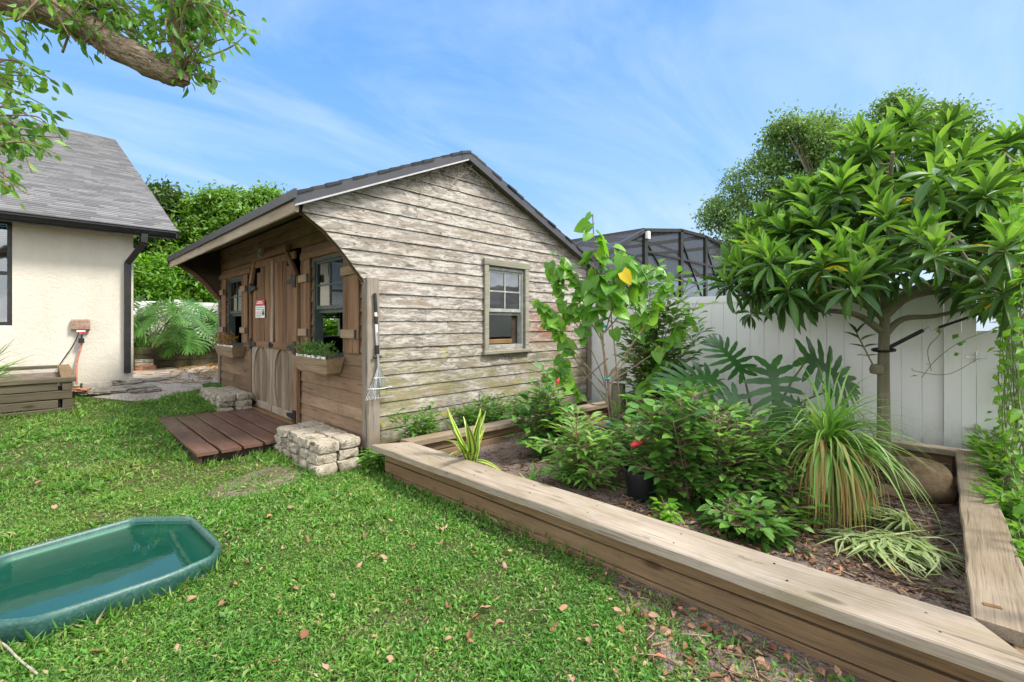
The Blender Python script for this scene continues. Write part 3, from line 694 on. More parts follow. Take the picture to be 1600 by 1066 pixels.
def window(to3, s0, s1, z0, z1, paint, frame_mat, dout, open_z, name='window', glass_low=False, sash_col='green_paint'):
    """double-hung sash in a hole; dout = how far trim stands proud"""
    fr = MB()
    def bx(mb, a, b, c, d, e0, e1):
        v = [to3(s, e, z) for z in (c, d) for s, e in ((a, e0), (b, e0), (b, e1), (a, e1))]
        mb.add(v, [(0,3,2,1),(4,5,6,7),(0,1,5,4),(1,2,6,5),(2,3,7,6),(3,0,4,7)])
    bx(fr, s0, s0 + .035, z0, z1, -.10, .006); bx(fr, s1 - .035, s1, z0, z1, -.10, .006)
    bx(fr, s0 + .035, s1 - .035, z1 - .035, z1, -.10, .006); bx(fr, s0 + .035, s1 - .035, z0, z0 + .04, -.10, .012)
    wn = fr.build(name, M[sash_col], shed)
    sa = MB(); a, b, c, d = s0 + .036, s1 - .036, open_z, z1 - .036; m = (a + b) / 2; h = (c + d) / 2
    for q in (a, b - .03): bx(sa, q, q + .03, c, d, -.04, -.012)
    bx(sa, a + .03, b - .03, c, c + .045, -.04, -.008); bx(sa, a + .03, b - .03, d - .03, d, -.04, -.012)
    bx(sa, m - .009, m + .009, c + .045, d - .03, -.036, -.014); bx(sa, a + .03, m - .009, h - .009, h + .009, -.036, -.014); bx(sa, m + .009, b - .03, h - .009, h + .009, -.036, -.014)
    # the lower sash raised behind the upper one
    bx(sa, a, b, c - .045, c - .004, -.078, -.046)
    sa.build('sash', M[sash_col], wn)
    pn = MB(); bx(pn, a + .03, b - .03, c + .045, d - .03, -.028, -.024)
    pn.build('pane', M['glass'], wn)
    if glass_low:
        pl = MB(); bx(pl, a + .0, b - .13, z0 + .14, c - .05, -.075, -.071); pl.build('pane', M['glass'], wn)
    return wn
wn = window(near, *SW, None, None, .02, 1.60, glass_low=True, sash_col='grey_paint')
mb = MB()
mb.plank((1.625, -.034, 1.09), (1.625, -.034, 2.205), .075, .03, up=(0, -1, 0), jit=.002)
mb.plank((2.395, -.034, 1.09), (2.395, -.034, 2.205), .075, .03, up=(0, -1, 0), jit=.002)
mb.plank((1.575, -.038, 2.245), (2.45, -.038, 2.245), .034, .085, jit=.002)
mb.plank((1.56, -.045, 1.065), (2.46, -.045, 1.065), .06, .045, jit=.002)
mb.build('window_trim', M['trimx'], wn)
mb = MB(); mb.plank((1.70, .085, 1.20), (2.20, .085, 1.20), .03, .06, jit=.003); mb.build('inner_sill', M['sill'], wn)
mb = MB(); mb.plank((2.26, .10, 1.12), (2.26, .10, 2.2), .12, .04, up=(0, 1, 0), jit=.003); mb.build('wall_stud', M['dark_wood'], wn)
for s0, s1, z0, z1 in FWIN:
    window(front, s0, s1, z0, z1, None, None, .02, 1.62)
window(far, *SW, None, None, .02, 1.60, sash_col='grey_paint')
def shutter(y0, y1):
    n = 3; wd = (y1 - y0) / n; mb = MB()
    for i in range(n):
        mb.plank((-.036, y0 + wd * (i + .5), 1.12 + rnd.uniform(-.01, .01)), (-.036, y0 + wd * (i + .5), 2.26 + rnd.uniform(-.01, .01)), wd - .006, .022, up=(-1, 0, 0), jit=.002, ch=.004)
    sh = mb.build('shutter', M['wood_v'], shed)
    for z in (1.33, 2.02):
        b = MB(); b.plank((-.062, y0 - .012, z), (-.062, y1 + .012, z), .026, .095, jit=.002); b.build('batten', M['batten'], sh)
    for z in (1.33, 2.02): h = MB(); h.box(-.082, -.074, y0 - .02, y0 + .02, z - .05, z + .05); h.build('hinge', M['iron'], sh)
for y0, y1 in ((.16, .50), (1.43, 1.72), (3.95, 4.26), (5.25, 5.54)): shutter(y0, y1)

# double door with clipped top corners
YR, YL, YM = 1.86, 3.66, 2.75
def top_z(y): return min(2.40, 2.02 + (y - 1.83) * 1.16, 2.02 + (3.69 - y) * 1.16)
mb = MB()
for y in (1.815, 3.705): mb.plank((-.05, y, .1), (-.05, y, 2.06), .09, .05, up=(-1, 0, 0), jit=.003)
mb.plank((-.055, 1.80, 2.05), (-.055, 2.19, 2.45), .085, .05, up=(-1, 0, 0), jit=.002)
mb.plank((-.055, 3.72, 2.05), (-.055, 3.53, 2.44), .085, .05, up=(-1, 0, 0), jit=.002)
mb.plank((-.06, 2.12, 2.465), (-.06, 3.60, 2.455), .06, .085, jit=.002)
mb.plank((-.04, 1.9, 2.36), (-.04, 3.6, 2.36), .03, .10, jit=.002)
mb.build('door_frame', M['wood_v'], shed)
mb = MB(); mb.plank((-.05, 1.80, .125), (-.05, 3.72, .125), .16, .05, jit=.004); mb.build('door_sill', M['sill'], shed)
for y0, y1, left in ((YR, YM - .012, False), (YM + .012, YL, True)):
    up = MB(); n = 5; wd = (y1 - y0) / n
    for i in range(n):
        yc = y0 + wd * (i + .5); zt = min(top_z(yc - wd / 2), top_z(yc + wd / 2)) - rnd.uniform(.02, .03)
        up.plank((-.028 + rnd.uniform(-.006, .006), yc, 1.17), (-.028 + rnd.uniform(-.006, .006), yc, zt), wd - rnd.uniform(.006, .016), .026, up=(-1, 0, 0), jit=.003, ch=.005)
    leaf = up.build('door', M['wood_v'], shed)
    lo = MB(); n = 6; wd = (y1 - y0) / n
    for i in range(n):
        yc = y0 + wd * (i + .5)
        lo.plank((-.024, yc, .19), (-.024, yc, 1.08), wd - .012, .026, up=(-1, 0, 0), jit=.004, ch=.007)
    lo.build('lower_panel', M['door_low'], leaf)
    rl = MB(); rl.plank((-.045, y0, 1.125), (-.045, y1, 1.125), .05, .095, jit=.003); rl.build('rail', M['wood_y'], leaf)
    for yy in (y0 + .045, y1 - .045):                                    # stiles and curved corner pieces
        br = MB(); br.plank((-.047, yy, .17), (-.047, yy, 1.075), .085, .022, up=(-1, 0, 0), jit=.004); br.build('stile', M['door_pale' if left else 'door_low'], leaf)
    yc = (y0 + y1) / 2; hw = (y1 - y0) / 2 - .088
    for sy in (-1, 1):
        for sz, zc in ((1, 1.075), (-1, .205)):
            pts = [(-.058, yc + sy * hw, zc)]
            for t in lin(0, 1, 7): pts.append((-.058, yc + sy * hw * (.28 + .72 * math.cos(t * PI / 2)), zc - sz * .40 * (1 - math.sin(t * PI / 2))))
            pts = pts if sy * sz > 0 else [pts[0]] + pts[:0:-1]
            br = MB(); br.prism(pts, (.022, 0, 0)); br.build('brace', M['door_pale' if left else 'door_low'], leaf)
    bt = MB(); bt.plank((-.047, y0, .2), (-.047, y1, .2), .03, .10, jit=.006); bt.build('bottom_rail', M['door_pale'], leaf)
    e, s = (y1, 1) if left else (y0, -1)
    for z in (.22, 1.125, 2.0):
        hg = MB()
        hg.box(-.088, -.078, e - .02 if s > 0 else e - .07, e + .07 if s > 0 else e + .02, z - .085, z + .085)
        hg.prism([(-.085, e - s * .02, z - .045), (-.085, e - s * .24, z - .02), (-.085, e - s * .24, z + .02), (-.085, e - s * .02, z + .045)], (.01, 0, 0)); hg.build('hinge', M['iron'], leaf)
    if left:
        a = MB(); a.plank((-.06, YM - .02, 1.18), (-.055, YM - .02, 2.36), .075, .024, up=(-1, 0, 0), jit=.004); a.build('astragal', M['door_pale'], leaf)
        l = MB(); l.box(-.085, -.07, YM - .08, YM + .08, 1.11, 1.15); l.box(-.1, -.085, YM - .02, YM + .02, 1.10, 1.17); l.build('latch', M['iron'], leaf)
mb = MB(); mb.box(-.13, -.092, 3.0, 3.12, 2.44, 2.56); mb.tube([(-.13, 3.06, 2.47), (-.15, 3.06, 2.47)], [.03, .025], 10)
mb.build('motion_lamp', M['grey_paint'], shed)

# sign on the door
sg = thing('warning_sign', 'small white sign with red header and black figure nailed to the left door leaf', 'sign', (-.06, 3.25, 1.67))
mb = MB(); mb.box(-.066, -.060, 3.04, 3.46, 1.53, 1.715); mb.build('panel', M['white'], sg)
mb = MB(); mb.box(-.066, -.060, 3.05, 3.45, 1.722, 1.80); mb.build('header', M['red'], sg)
mb = MB()
for y0, y1, z in ((3.12, 3.4, 1.755), (3.16, 3.36, 1.778)): mb.box(-.068, -.0661, y0, y1, z - .007, z + .007)
mb.build('header_lettering', M['white'], sg)
mb = MB(); mb.lathe([(.0, 0)], n=4) if False else None
for (yc, zc, ry, rz) in ((3.10, 1.645, .022, .022), (3.10, 1.598, .042, .034)):
    mb.prism([(-.0685, yc + ry * math.cos(t), zc + rz * math.sin(t)) for t in lin(0, 2 * PI * 15 / 16, 16)], (.0022, 0, 0))
mb.build('figure', M['iron'], sg)
mb = MB()
for z, y0, y1 in ((1.69, 3.08, 3.43), (1.66, 3.17, 3.43), (1.57, 3.16, 3.42), (1.545, 3.2, 3.4)): mb.box(-.068, -.0661, y0, y1, z - .005, z + .005)
mb.build('lettering', M['grey_paint'], sg)
mb = MB()
for z in (1.62, 1.595): mb.box(-.068, -.0661, 3.17, 3.42, z - .007, z + .007)
mb.build('red_lettering', M['pink'], sg)

# window boxes with what grows in them
def window_box(y0, y1, label, label2, cat2, green):
    t = thing('window_box', label, 'window box', (-.13, (y0 + y1) / 2, .9))
    mb = MB(); yb0, yb1 = y0 + .10, y1 - .10
    for a, b, c, d in ((-.235, 1.05, -.19, .885),):
        mb.add([(a, y0, b), (a, y1, b), (c, yb1, d), (c, yb0, d), (a + .022, y0, b), (a + .022, y1, b), (c + .022, yb1, d), (c + .022, yb0, d)],
               [(0, 1, 2, 3), (4, 7, 6, 5), (0, 4, 5, 1), (3, 2, 6, 7), (0, 3, 7, 4), (1, 5, 6, 2)])
    mb.build('front_board', M['batten'], t)
    for ys, yb, s in ((y0, yb0, 1), (y1, yb1, -1)):
        e = MB(); e.add([(-.213, ys, 1.05), (-.03, ys, 1.07), (-.03, yb, .885), (-.168, yb, .885), (-.213, ys + s * .022, 1.05), (-.03, ys + s * .022, 1.07), (-.03, yb + s * .022, .885), (-.168, yb + s * .022, .885)],
                      [(0, 1, 2, 3), (4, 7, 6, 5), (0, 4, 5, 1), (3, 2, 6, 7), (0, 3, 7, 4), (1, 5, 6, 2)])
        e.build('end_board', M['batten'], t)
    b = MB(); b.box(-.185, -.03, yb0 + .03, yb1 - .03, .868, .884); b.box(-.05, -.03, yb0 + .03, yb1 - .03, .886, 1.0); b.build('bottom_board', M['wood_y'], t)
    s = MB(); s.box(-.19, -.052, yb0 + .05, yb1 - .05, .98, 1.03); s.build('potting_soil', M['soil'], t)
    p = thing('window_plant', label2, cat2, (-.13, (y0 + y1) / 2, 1.03))
    N = 420 if green else 300
    yy = rng.uniform(y0 + .1, y1 - .12, N) if green else rng.uniform(y0 + .3, y1 - .1, N)
    base = np.stack([rng.uniform(-.2, -.07, N), yy, np.full(N, 1.03)], 1)
    up = nrm(np.stack([rng.normal(-.25, .35, N), rng.normal(0, .45, N), np.ones(N)], 1)); hh = rng.uniform(.03, .20 if green else .24, N)
    leaves('foliage', template('lance', 2), base + up * hh[:, None], nrm(up + rng.normal(0, .6, (N, 3))), rdir(N), rng.uniform(.035, .07, N), rng.uniform(.012, .02, N) * (1 if green else .8), M['lf_shrub' if green else 'lf_dry'], p)
    st = MB()
    for i in range(0, N, 9): st.tube([base[i], base[i] + up[i] * hh[i]], [.003, .002], 4)
    st.build('stems', M['twig'], p)
    wv = MB()
    for i in range(7): c = y0 + .12 + (y1 - y0 - .3) * i / 6 + rnd.uniform(-.03, .03); wv.box(-.206, -.19, c, c + .09, 1.04, 1.068 + rnd.uniform(0, .012))
    wv.build('liner', M['white'], t)
window_box(.50, 1.52, 'rough wooden window box full of green sprigs, right of the shed door', 'fine green sprigs growing in the right window box', 'plant', True)
window_box(4.1, 5.25, 'slanted wooden window box with dry orange sprigs, left of the shed door', 'dry orange sprigs standing in the left window box', 'plant', False)

# leaf rake hung on the corner board
rk = thing('leaf_rake', 'grey handled leaf rake hanging head down on the shed corner board', 'rake', (.05, -.08, .6))
mb = MB(); mb.tube([(.035, -.075, 1.36), (.045, -.08, 1.18), (.075, -.09, .80)], .013, 10); mb.build('handle', M['steel'], rk, True)
for pts, r in (([(.022, -.073, 1.76), (.035, -.075, 1.565)], .0165), ([(.034, -.075, 1.52), (.037, -.075, 1.44)], .018), ([(.043, -.08, 1.22), (.047, -.081, 1.13)], .022), ([(.0, -.08, 1.10), (.095, -.083, 1.10)], .012)):
    mb = MB(); mb.tube(pts, r, 10); mb.build('grip', M['rubber'], rk, True)
for pts, r in (([(.028, -.074, 1.56), (.034, -.075, 1.52)], .014), ([(.036, -.075, 1.44), (.04, -.077, 1.355)], .0138)):
    mb = MB(); mb.tube(pts, r, 10); mb.build('collar', M['white'], rk, True)
mb = MB(); n = 19
for i in range(n):
    t = (i / (n - 1) - .5) * 2
    mb.tube([(.06, -.086, 1.03), (.068 + t * .085, -.085 - .004 * (i % 2), .82), (.072 + t * .155, -.088, .68), (.072 + t * .17, -.105, .665)], .0028, 4)
mb.tube([(-.07, -.094, .775), (.07, -.097, .765), (.21, -.094, .775)], .005, 5); mb.tube([(.0, -.094, .88), (.14, -.094, .88)], .004, 5)
mb.build('tines', M['steel'], rk)

# dry creeper under the gable
dv = thing('dead_creeper', 'dry grey creeper stems hanging from under the shed gable', 'dead vine', (RX, -.03, 3.3))
mb = MB()
for i in range(70):
    x = RX + (rnd.gauss(-.35, .32) if rnd.random() < .72 else rnd.uniform(-.1, 1.9)); x = max(-.3, min(3.3, x)); z = roof_z(x) - .05 - rnd.uniform(0, .05); y = -.035
    p = [(x, y, z)]; L = rnd.uniform(.06, .22) if rnd.random() < .8 else rnd.uniform(.3, .6); dx = rnd.gauss(0, .5)
    for j in range(1, 5): p.append((x + dx * L * j / 4 + rnd.gauss(0, .018), y - rnd.uniform(0, .02), z - L * j / 4 + rnd.gauss(0, .01)))
    mb.tube(bez(p, 3), rnd.uniform(.0016, .0035), 4)
for x0, x1 in ((-.1, .7), (.6, 1.25), (.9, 1.8), (.35, 1.1), (.8, 1.3), (.0, .9), (1.3, 2.2)):
    mb.tube(bez([(lerp, -.04 - rnd.uniform(0, .03), roof_z(lerp) - .06 - rnd.uniform(.0, .05)) for lerp in lin(x0, x1, 7)], 3), .004, 4)
mb.build('stems', M['dead'], dv)
N = 160; xx = rng.normal(RX - .3, .38, N); xx = np.clip(xx, -.2, 3)
leaves('dry_leaves', template('lance', 2), np.stack([xx, np.full(N, -.04), np.array([roof_z(x) for x in xx]) - .07 - rng.uniform(0, .08, N)], 1), rdir(N, -1, .3), rdir(N), rng.uniform(.03, .10, N), rng.uniform(.008, .016, N), M['dead'], dv)
# storage inside the shed, seen through the windows
cb = thing('storage_shelf', 'brown wooden shelf unit standing inside the shed behind the right window', 'shelf', (1.2, 4.6, .16))
mb = MB()
for y in (4.2, 5.5): mb.plank((1.0, y, .16), (1.0, y, 2.1), .4, .03, up=(0, 1, 0), jit=.002)
for z in (.3, .85, 1.3, 1.8): mb.plank((1.0, 4.2, z), (1.0, 5.5, z), .4, .03, jit=.002)
mb.build('shelves', M['wood_y'], cb)

# ------------------------------------------------------------------ step, stones, tub
dk = thing('deck_step', 'low red brown plank platform lying in front of the shed door', 'step', (-.65, 2.25, 0))
mb = MB()
for y in (1.2, 2.25, 3.25): mb.plank((-1.27, y, .05), (-.04, y, .05), .05, .09, jit=.002)
mb.plank((-1.265, 1.10, .052), (-1.265, 3.38, .06), .03, .095, jit=.003)
mb.build('frame', M['dark_wood'], dk)
for i in range(6):
    x = -1.205 + i * .213; mb = MB()
    mb.plank((x, 1.07 + rnd.uniform(-.015, .03), .117), (x, 3.42 + rnd.uniform(-.03, .03), .127), .186, .034, jit=.003, ch=.005)
    mb.build('plank', M['deck'], dk)

def block_mesh(L, Wd, Hh, rough=.012):
    """split-faced retaining block: subdivided box pushed about by noise, tapered to the back"""
    n = (7, 5, 4); V = []; idx = {}; F = []
    def vid(p):
        if p not in idx: idx[p] = len(V); V.append(p)
        return idx[p]
    for ax in range(3):
        u, v = [q for q in range(3) if q != ax]
        for side_ in (0, n[ax]):
            for i in range(n[u]):
                for j in range(n[v]):
                    q = []
                    for a, b in ((0, 0), (1, 0), (1, 1), (0, 1)):
                        p = [0, 0, 0]; p[ax] = side_; p[u] = i + a; p[v] = j + b; q.append(vid(tuple(p)))
                    F.append(tuple(q if (side_ > 0) == (ax != 1) else q[::-1]))
    P = np.array(V, float) / np.array(n) - .5
    e = np.abs(P) > .49; edge = e.sum(1)
    P *= np.array([L, Wd, Hh]); P[edge == 2] *= .955; P[edge == 3] *= .91
    P += rng.normal(0, rough * .45, P.shape); fr = P[:, 1] < -Wd * .45
    P[fr, 1] += rng.normal(0, rough, fr.sum()) - .006
    return P, F
def boulder(name, c, size, rot, mat, label, cat, group):
    P, F = block_mesh(1, 1, 1, 0); P = np.array(P); d = nrm(P); ph = rng.uniform(0, 6, 3)
    r = 1 + .14 * np.sin(d[:, 0] * 3 + ph[0]) * np.sin(d[:, 1] * 4 + ph[1]) + .10 * np.sin(d[:, 2] * 5 + ph[2] + d[:, 0] * 3) + rng.normal(0, .018, len(d))
    P = (d * .62 * r[:, None] * .75 + P * .25) * np.array(size)
    me = bpy.data.meshes.new(name); me.from_pydata([tuple(p) for p in P], [], F); me.update(); me.polygons.foreach_set('use_smooth', [True] * len(F))
    o = link(name, me, mat, None, c); o.rotation_euler = (0, 0, rot); sb = o.modifiers.new('s', 'SUBSURF'); sb.levels = sb.render_levels = 1; return tag(o, label, cat, group)
def block(name, c, L, Wd, Hh, rot, mat, label, cat, group, rough=.007):
    P, F = block_mesh(L, Wd, Hh, rough)
    me = bpy.data.meshes.new(name); me.from_pydata([tuple(p) for p in P], [], F); me.update()
    me.polygons.foreach_set('use_smooth', [True] * len(F)); me.set_sharp_from_angle(angle=R(38))
    o = link(name, me, mat, None, c); o.rotation_euler = (rnd.gauss(0, .012), rnd.gauss(0, .012), rot); return tag(o, label, cat, group)
ROT = -PI / 2                                        # faces look to -x
GR = 'stacked retaining blocks right of the door'
for lev, (z, nf, y0, x) in enumerate(((.045, 5, -.10, -.47), (.145, 5, -.05, -.455), (.245, 4, -.05, -.44))):
    names = ('bottom', 'middle', 'top')[lev]
    for i in range(nf):
        block('retaining_block', (x + rnd.uniform(-.012, .012), y0 + .12 + i * (.245 if lev != 2 else .29), z), (.222 if lev != 2 else .265) + rnd.uniform(-.02, .0), .2, .092, ROT + rnd.gauss(0, .03), M['stone'],
              f'tan split face block, front row of the {names} course right of the step', 'stone block', GR)
    for i in range(4):
        block('retaining_block', (x + .22, y0 + .13 + i * .29, z + .003), .262, .2, .092, ROT + rnd.gauss(0, .03), M['stone'],
              f'tan block against the shed wall, {names} course right of the step', 'stone block', GR)
GL = 'stacked retaining blocks left of the door'
for lev, z in enumerate((.13, .23, .325)):
    names = ('bottom', 'middle', 'top')[lev]
    for i in range(5):
        block('retaining_block', (-.47 + .012 * lev + rnd.uniform(-.012, .012), 3.52 + (.1 if lev == 1 else 0) + i * .26, z), .236, .2, .092, ROT + rnd.gauss(0, .04), M['stone'],
              f'mottled block, front row of the {names} course left of the step', 'stone block', GL)
    for i in range(4):
        block('retaining_block', (-.235, 3.5 + i * .29, z + .002), .262, .2, .092, ROT + rnd.gauss(0, .03), M['stone'],
              f'mottled block against the shed wall, {names} course left of the step', 'stone block', GL)

# green tub of water
tub = thing('plastic_tub', 'long green plastic pond tub with faded rounded rim, half out of frame on the lawn', 'tub', (-2.4, -1.15, 0))
OUT = [(-1.924, -.312), (-1.64, -.588), (-1.605, -1.18), (-1.675, -1.33), (-1.91, -1.395), (-2.235, -1.405), (-2.40, -1.40), (-2.72, -1.16), (-2.86, -.86), (-2.80, -.60), (-2.545, -.414)]
oc = np.mean(OUT, 0)
OUTr = []
for i, p in enumerate(OUT):                          # softened corners
    p = np.array(p); a = np.array(OUT[i - 1]); b = np.array(OUT[(i + 1) % len(OUT)]); ra = .055
    for t in (0, .33, .67, 1):
        q0 = p + (a - p) / np.linalg.norm(a - p) * min(ra, np.linalg.norm(a - p) * .4); q1 = p + (b - p) / np.linalg.norm(b - p) * min(ra, np.linalg.norm(b - p) * .4)
        OUTr.append((1 - t) ** 2 * q0 + 2 * t * (1 - t) * p + t * t * q1)
OUTr = np.array(OUTr); NO = len(OUTr)
nn = np.stack([np.roll(OUTr, -1, 0) - np.roll(OUTr, 1, 0)], 0)[0]; nn = np.stack([nn[:, 1], -nn[:, 0]], 1); nn = nn / np.linalg.norm(nn, axis=1)[:, None]
if ((OUTr + nn * .05 - oc) ** 2).sum() < ((OUTr - oc) ** 2).sum(): nn = -nn
def ringmesh(prof):
    V = []; F = []
    for d, z in prof:
        for i in range(NO): V.append((*(OUTr[i] - nn[i] * d), z))
    for r in range(len(prof) - 1):
        for i in range(NO):
            j = (i + 1) % NO; F.append((r*NO+i, r*NO+j, (r+1)*NO+j, (r+1)*NO+i))
    return V, F
mb = MB(); V, F = ringmesh([(.022, .0), (.012, .03), (.004, .06), (.0, .085), (.002, .098), (.008, .11), (.017, .114), (.026, .11), (.031, .10), (.034, .088)]); mb.add(V, F); mb.build('rim', M['rim'], tub, True)
mb = MB(); V, F = ringmesh([(.034, .088), (.042, .07), (.06, .055), (.10, .040), (.16, .036)]); nb_ = len(V); V.append((*oc, .035)); F += [(4*NO+i, 4*NO+(i+1) % NO, nb_) for i in range(NO)]; mb.add(V, F); mb.build('basin', M['tub'], tub, True)
mb = MB(); V, F = ringmesh([(.036, .0885)]); mb.add(V, [tuple(range(NO)) if (OUTr[0][0] * OUTr[1][1] - OUTr[1][0] * OUTr[0][1]) * 0 + sum(OUTr[i][0] * OUTr[(i + 1) % NO][1] - OUTr[(i + 1) % NO][0] * OUTr[i][1] for i in range(NO)) > 0 else tuple(range(NO - 1, -1, -1))]); wt = mb.build('water', M['water'], None)
tag(wt, kind='structure')

# ------------------------------------------------------------------ timber planter beside the shed
bed = thing('timber_planter', 'large low timber raised bed with flat weathered cap boards beside the shed', 'raised bed', (1.6, -2.5, 0))
o_ = dict(FL=(-.205, -.425), BL=(3.56, -.66), BR=(3.51, -4.535), FR=(-.118, -4.635)); i_ = dict(FL=(.11, -.60), BL=(3.40, -.83), BR=(3.367, -4.374), FR=(.168, -4.425))
def cap(name, quad, mat, z=.30, t=.052):
    """cap board, quad = outer0, outer1, inner1, inner0, subdivided so its edges wander a little"""
    A, B, C_, D_ = [np.array(q, float) for q in quad]; n = 14; V = []; F = []
    for i in range(n + 1):
        s = i / n; po = A + (B - A) * s; pi = D_ + (C_ - D_) * s; j = [rnd.gauss(0, .0025) for _ in range(3)]; cr = nrm(pi - po)
        po = po + cr * j[0]; pi = pi + cr * j[1]; zz = z + j[2] * .6
        for p, dz in ((po, -t), (po, -.006), (po + cr * .006, 0), (po + (pi - po) * .5, .001), (pi - cr * .006, 0), (pi, -.006), (pi, -t)): V.append((p[0], p[1], zz + dz))
    m = 7
    for i in range(n): F += [(i*m+k, i*m+(k+1) % m, (i+1)*m+(k+1) % m, (i+1)*m+k) for k in range(m)]
    F += [tuple(range(m - 1, -1, -1)), tuple(range(n*m, n*m+m))]
    mb = MB(); mb.add(V, F); return mb.build(name, mat, bed)
cap('cap_board', (o_['FL'], o_['FR'], i_['FR'], i_['FL']), M['cap_y'])
fl2 = (o_['FL'][0] + .30, o_['FL'][1] - .012)
cap('cap_board', ((.10, -.437), o_['BL'], i_['BL'], (.116, -.602)), M['cap_x'], .298)
cap('cap_board', ((3.556, -.835), o_['BR'], (3.367, -4.376), (3.402, -.833)), M['cap_y'], .297)
cap('cap_board', ((3.36, -4.542), (.172, -4.632), (.172, -4.428), (3.36, -4.376)), M['cap_x'], .299)
def bedside(p0, p1, mat, rows=((.205, .10), (.10, .10), (.0, .098))):
    for i, (z, h) in enumerate(rows):
        mb = MB(); j = rnd.uniform(-.004, .004)
        mb.plank((p0[0] + j, p0[1] + j, z - .004 + rnd.uniform(-.002, .002)), (p1[0] + j, p1[1] + j, z - .004), .042, h - .007, jit=.003, ch=.004, step=.4); mb.build('side_board', mat, bed)
bedside((-.10, -.52), (-.015, -4.57), M['bed_y']); bedside((-.07, -.53), (3.48, -.74), M['bed_x']); bedside((3.46, -.76), (3.44, -4.46), M['bed_y']); bedside((3.42, -4.475), (.01, -4.56), M['bed_x'])
for p in ((-.07, -.60), (-.04, -2.4), (-.01, -4.45), (3.37, -.85), (3.36, -2.6), (3.35, -4.4)):
    mb = MB(); mb.box(p[0], p[0] + .06, p[1] - .04, p[1] + .04, 0, .245); mb.build('corner_stake', M['dark_wood'], bed)
for s in lin(.05, .95, 8):
    for f in (.3, .7):
        p = np.array(o_['FL']) * (1 - s) + np.array(o_['FR']) * s; q = np.array(i_['FL']) * (1 - s) + np.array(i_['FR']) * s; c = p * (1 - f) + q * f + np.array([rnd.gauss(0, .01), rnd.gauss(0, .02)])
        mb = MB(); mb.lathe([(0, .302), (.005, .302), (.006, .299)], (c[0], c[1], 0), 8); mb.build('nail', M['iron'], bed)
mb = MB(); mb.plank((.315, -4.462, .302), (.325, -4.515, .303), .02, .006, jit=.001); mb.build('wood_splint', M['sill'], bed)
def bed_soil(X, Y): return .085 + .03 * np.sin(X * 2.3 + .5) * np.sin(Y * 1.9) + .012 * np.sin(X * 9) * np.sin(Y * 8 + 1)
xs2 = np.linspace(.0, 3.43, 60); ys2 = np.linspace(-4.53, -.62, 70)
grid_mesh('planter_soil', xs2, ys2, lambda X, Y: bed_soil(X, Y), M['soil'])

# ------------------------------------------------------------------ house on the left
HB = 7.3
house = thing('stucco_house', 'cream stucco house with grey shingle roof and black gutter', 'house', (-3, HB, .25))
hw = (-4.05, -2.76, 1.41, 3.22)
hs = lambda s, d, z: (s, HB - d, z)
holed(hs, -9.5, -1.14, .2, 3.27, [hw], -.20, 0).build('wall', M['stucco'], house)
mb = MB(); mb.box(-1.34, -1.141, HB + .201, 17, .2, 3.25); mb.build('gable_wall', M['stucco'], house)
mb = MB(); n = 92; y0, z0, y1, z1 = 6.70, 3.275, 18.3, 8.37
for i in range(n):
    a, b = i / n, (i + 1.12) / n; ya, za, yb, zb = y0 + (y1 - y0) * a, z0 + (z1 - z0) * a, y0 + (y1 - y0) * b, z0 + (z1 - z0) * b
    mb.add([(-9.5, ya, za), (-.52, ya, za), (-9.5, ya, za + .022), (-.52 + rnd.uniform(-.006, .006), ya, za + .022), (-9.5, yb, zb + .004), (-.52, yb, zb + .004)], [(0, 1, 3, 2), (2, 3, 5, 4), (1, 5, 3), (0, 2, 4), (0, 4, 5, 1)])
hr = mb.build('roof', M['house_shingle'], house)
mb = MB(); mb.prism([(-9.5, 6.72, 3.235), (-.54, 6.72, 3.235), (-.54, 18.3, 8.335), (-9.5, 18.3, 8.335)], (0, 0, .03)); mb.prism([(-.54, 6.75, 3.14), (-.54, 18.3, 8.22), (-.54, 18.3, 8.33), (-.54, 6.75, 3.235)], (.022, 0, 0)); mb.build('rake_board', M['metal_dark'], hr)
mb = MB(); mb.box(-9.4, -1.0, 6.80, 7.3, 3.272, 3.284); mb.build('soffit', M['stucco'], hr)
mb = MB()
prof = [(6.86, 3.16), (6.79, 3.16), (6.765, 3.19), (6.745, 3.255), (6.735, 3.275), (6.75, 3.285), (6.765, 3.262), (6.79, 3.20), (6.85, 3.19), (6.86, 3.285)]
mb.prism([(-9.4, y, z) for y, z in prof], (8.90, 0, 0)); mb.box(-.5, -.494, 6.74, 6.865, 3.16, 3.283); mb.box(-9.4, -.53, 6.862, 6.89, 3.13, 3.26)
gt = mb.build('gutter', M['metal_dark'], hr)
mb = MB()
def duct(mb, pts, a, b):
    for p, q in zip(pts, pts[1:]): mb.plank(p, q, a, b, up=(0, -1, .01), jit=0, ch=.012)
duct(mb, [(-1.02, 6.80, 3.17), (-1.03, 6.81, 3.0), (-1.235, 7.22, 2.62), (-1.24, 7.235, .47)], .105, .075)
mb.build('downspout', M['metal_dark'], house)
mb = MB()
for a, b, c, d in ((hw[0], hw[0] + .06, hw[2], hw[3]), (hw[1] - .06, hw[1], hw[2], hw[3]), (hw[0] + .06, hw[1] - .06, hw[3] - .06, hw[3]), (hw[0] + .06, hw[1] - .06, hw[2], hw[2] + .06), (hw[0] + .06, hw[1] - .06, 2.28, 2.34)): mb.box(a, b, HB + .03, HB + .09, c, d)
wf = mb.build('window', M['metal_dark'], house)
mb = MB(); mb.box(hw[0] + .05, hw[1] - .05, HB + .062, HB + .066, hw[2] + .05, hw[3] - .05); mb.build('pane', M['glass'], wf)
mb = MB()
for i in range(14): mb.box(hw[0] + .06, hw[1] - .07, HB + .12, HB + .14, 3.13 - i * .035, 3.155 - i * .035)
mb.build('blind', M['white'], wf)
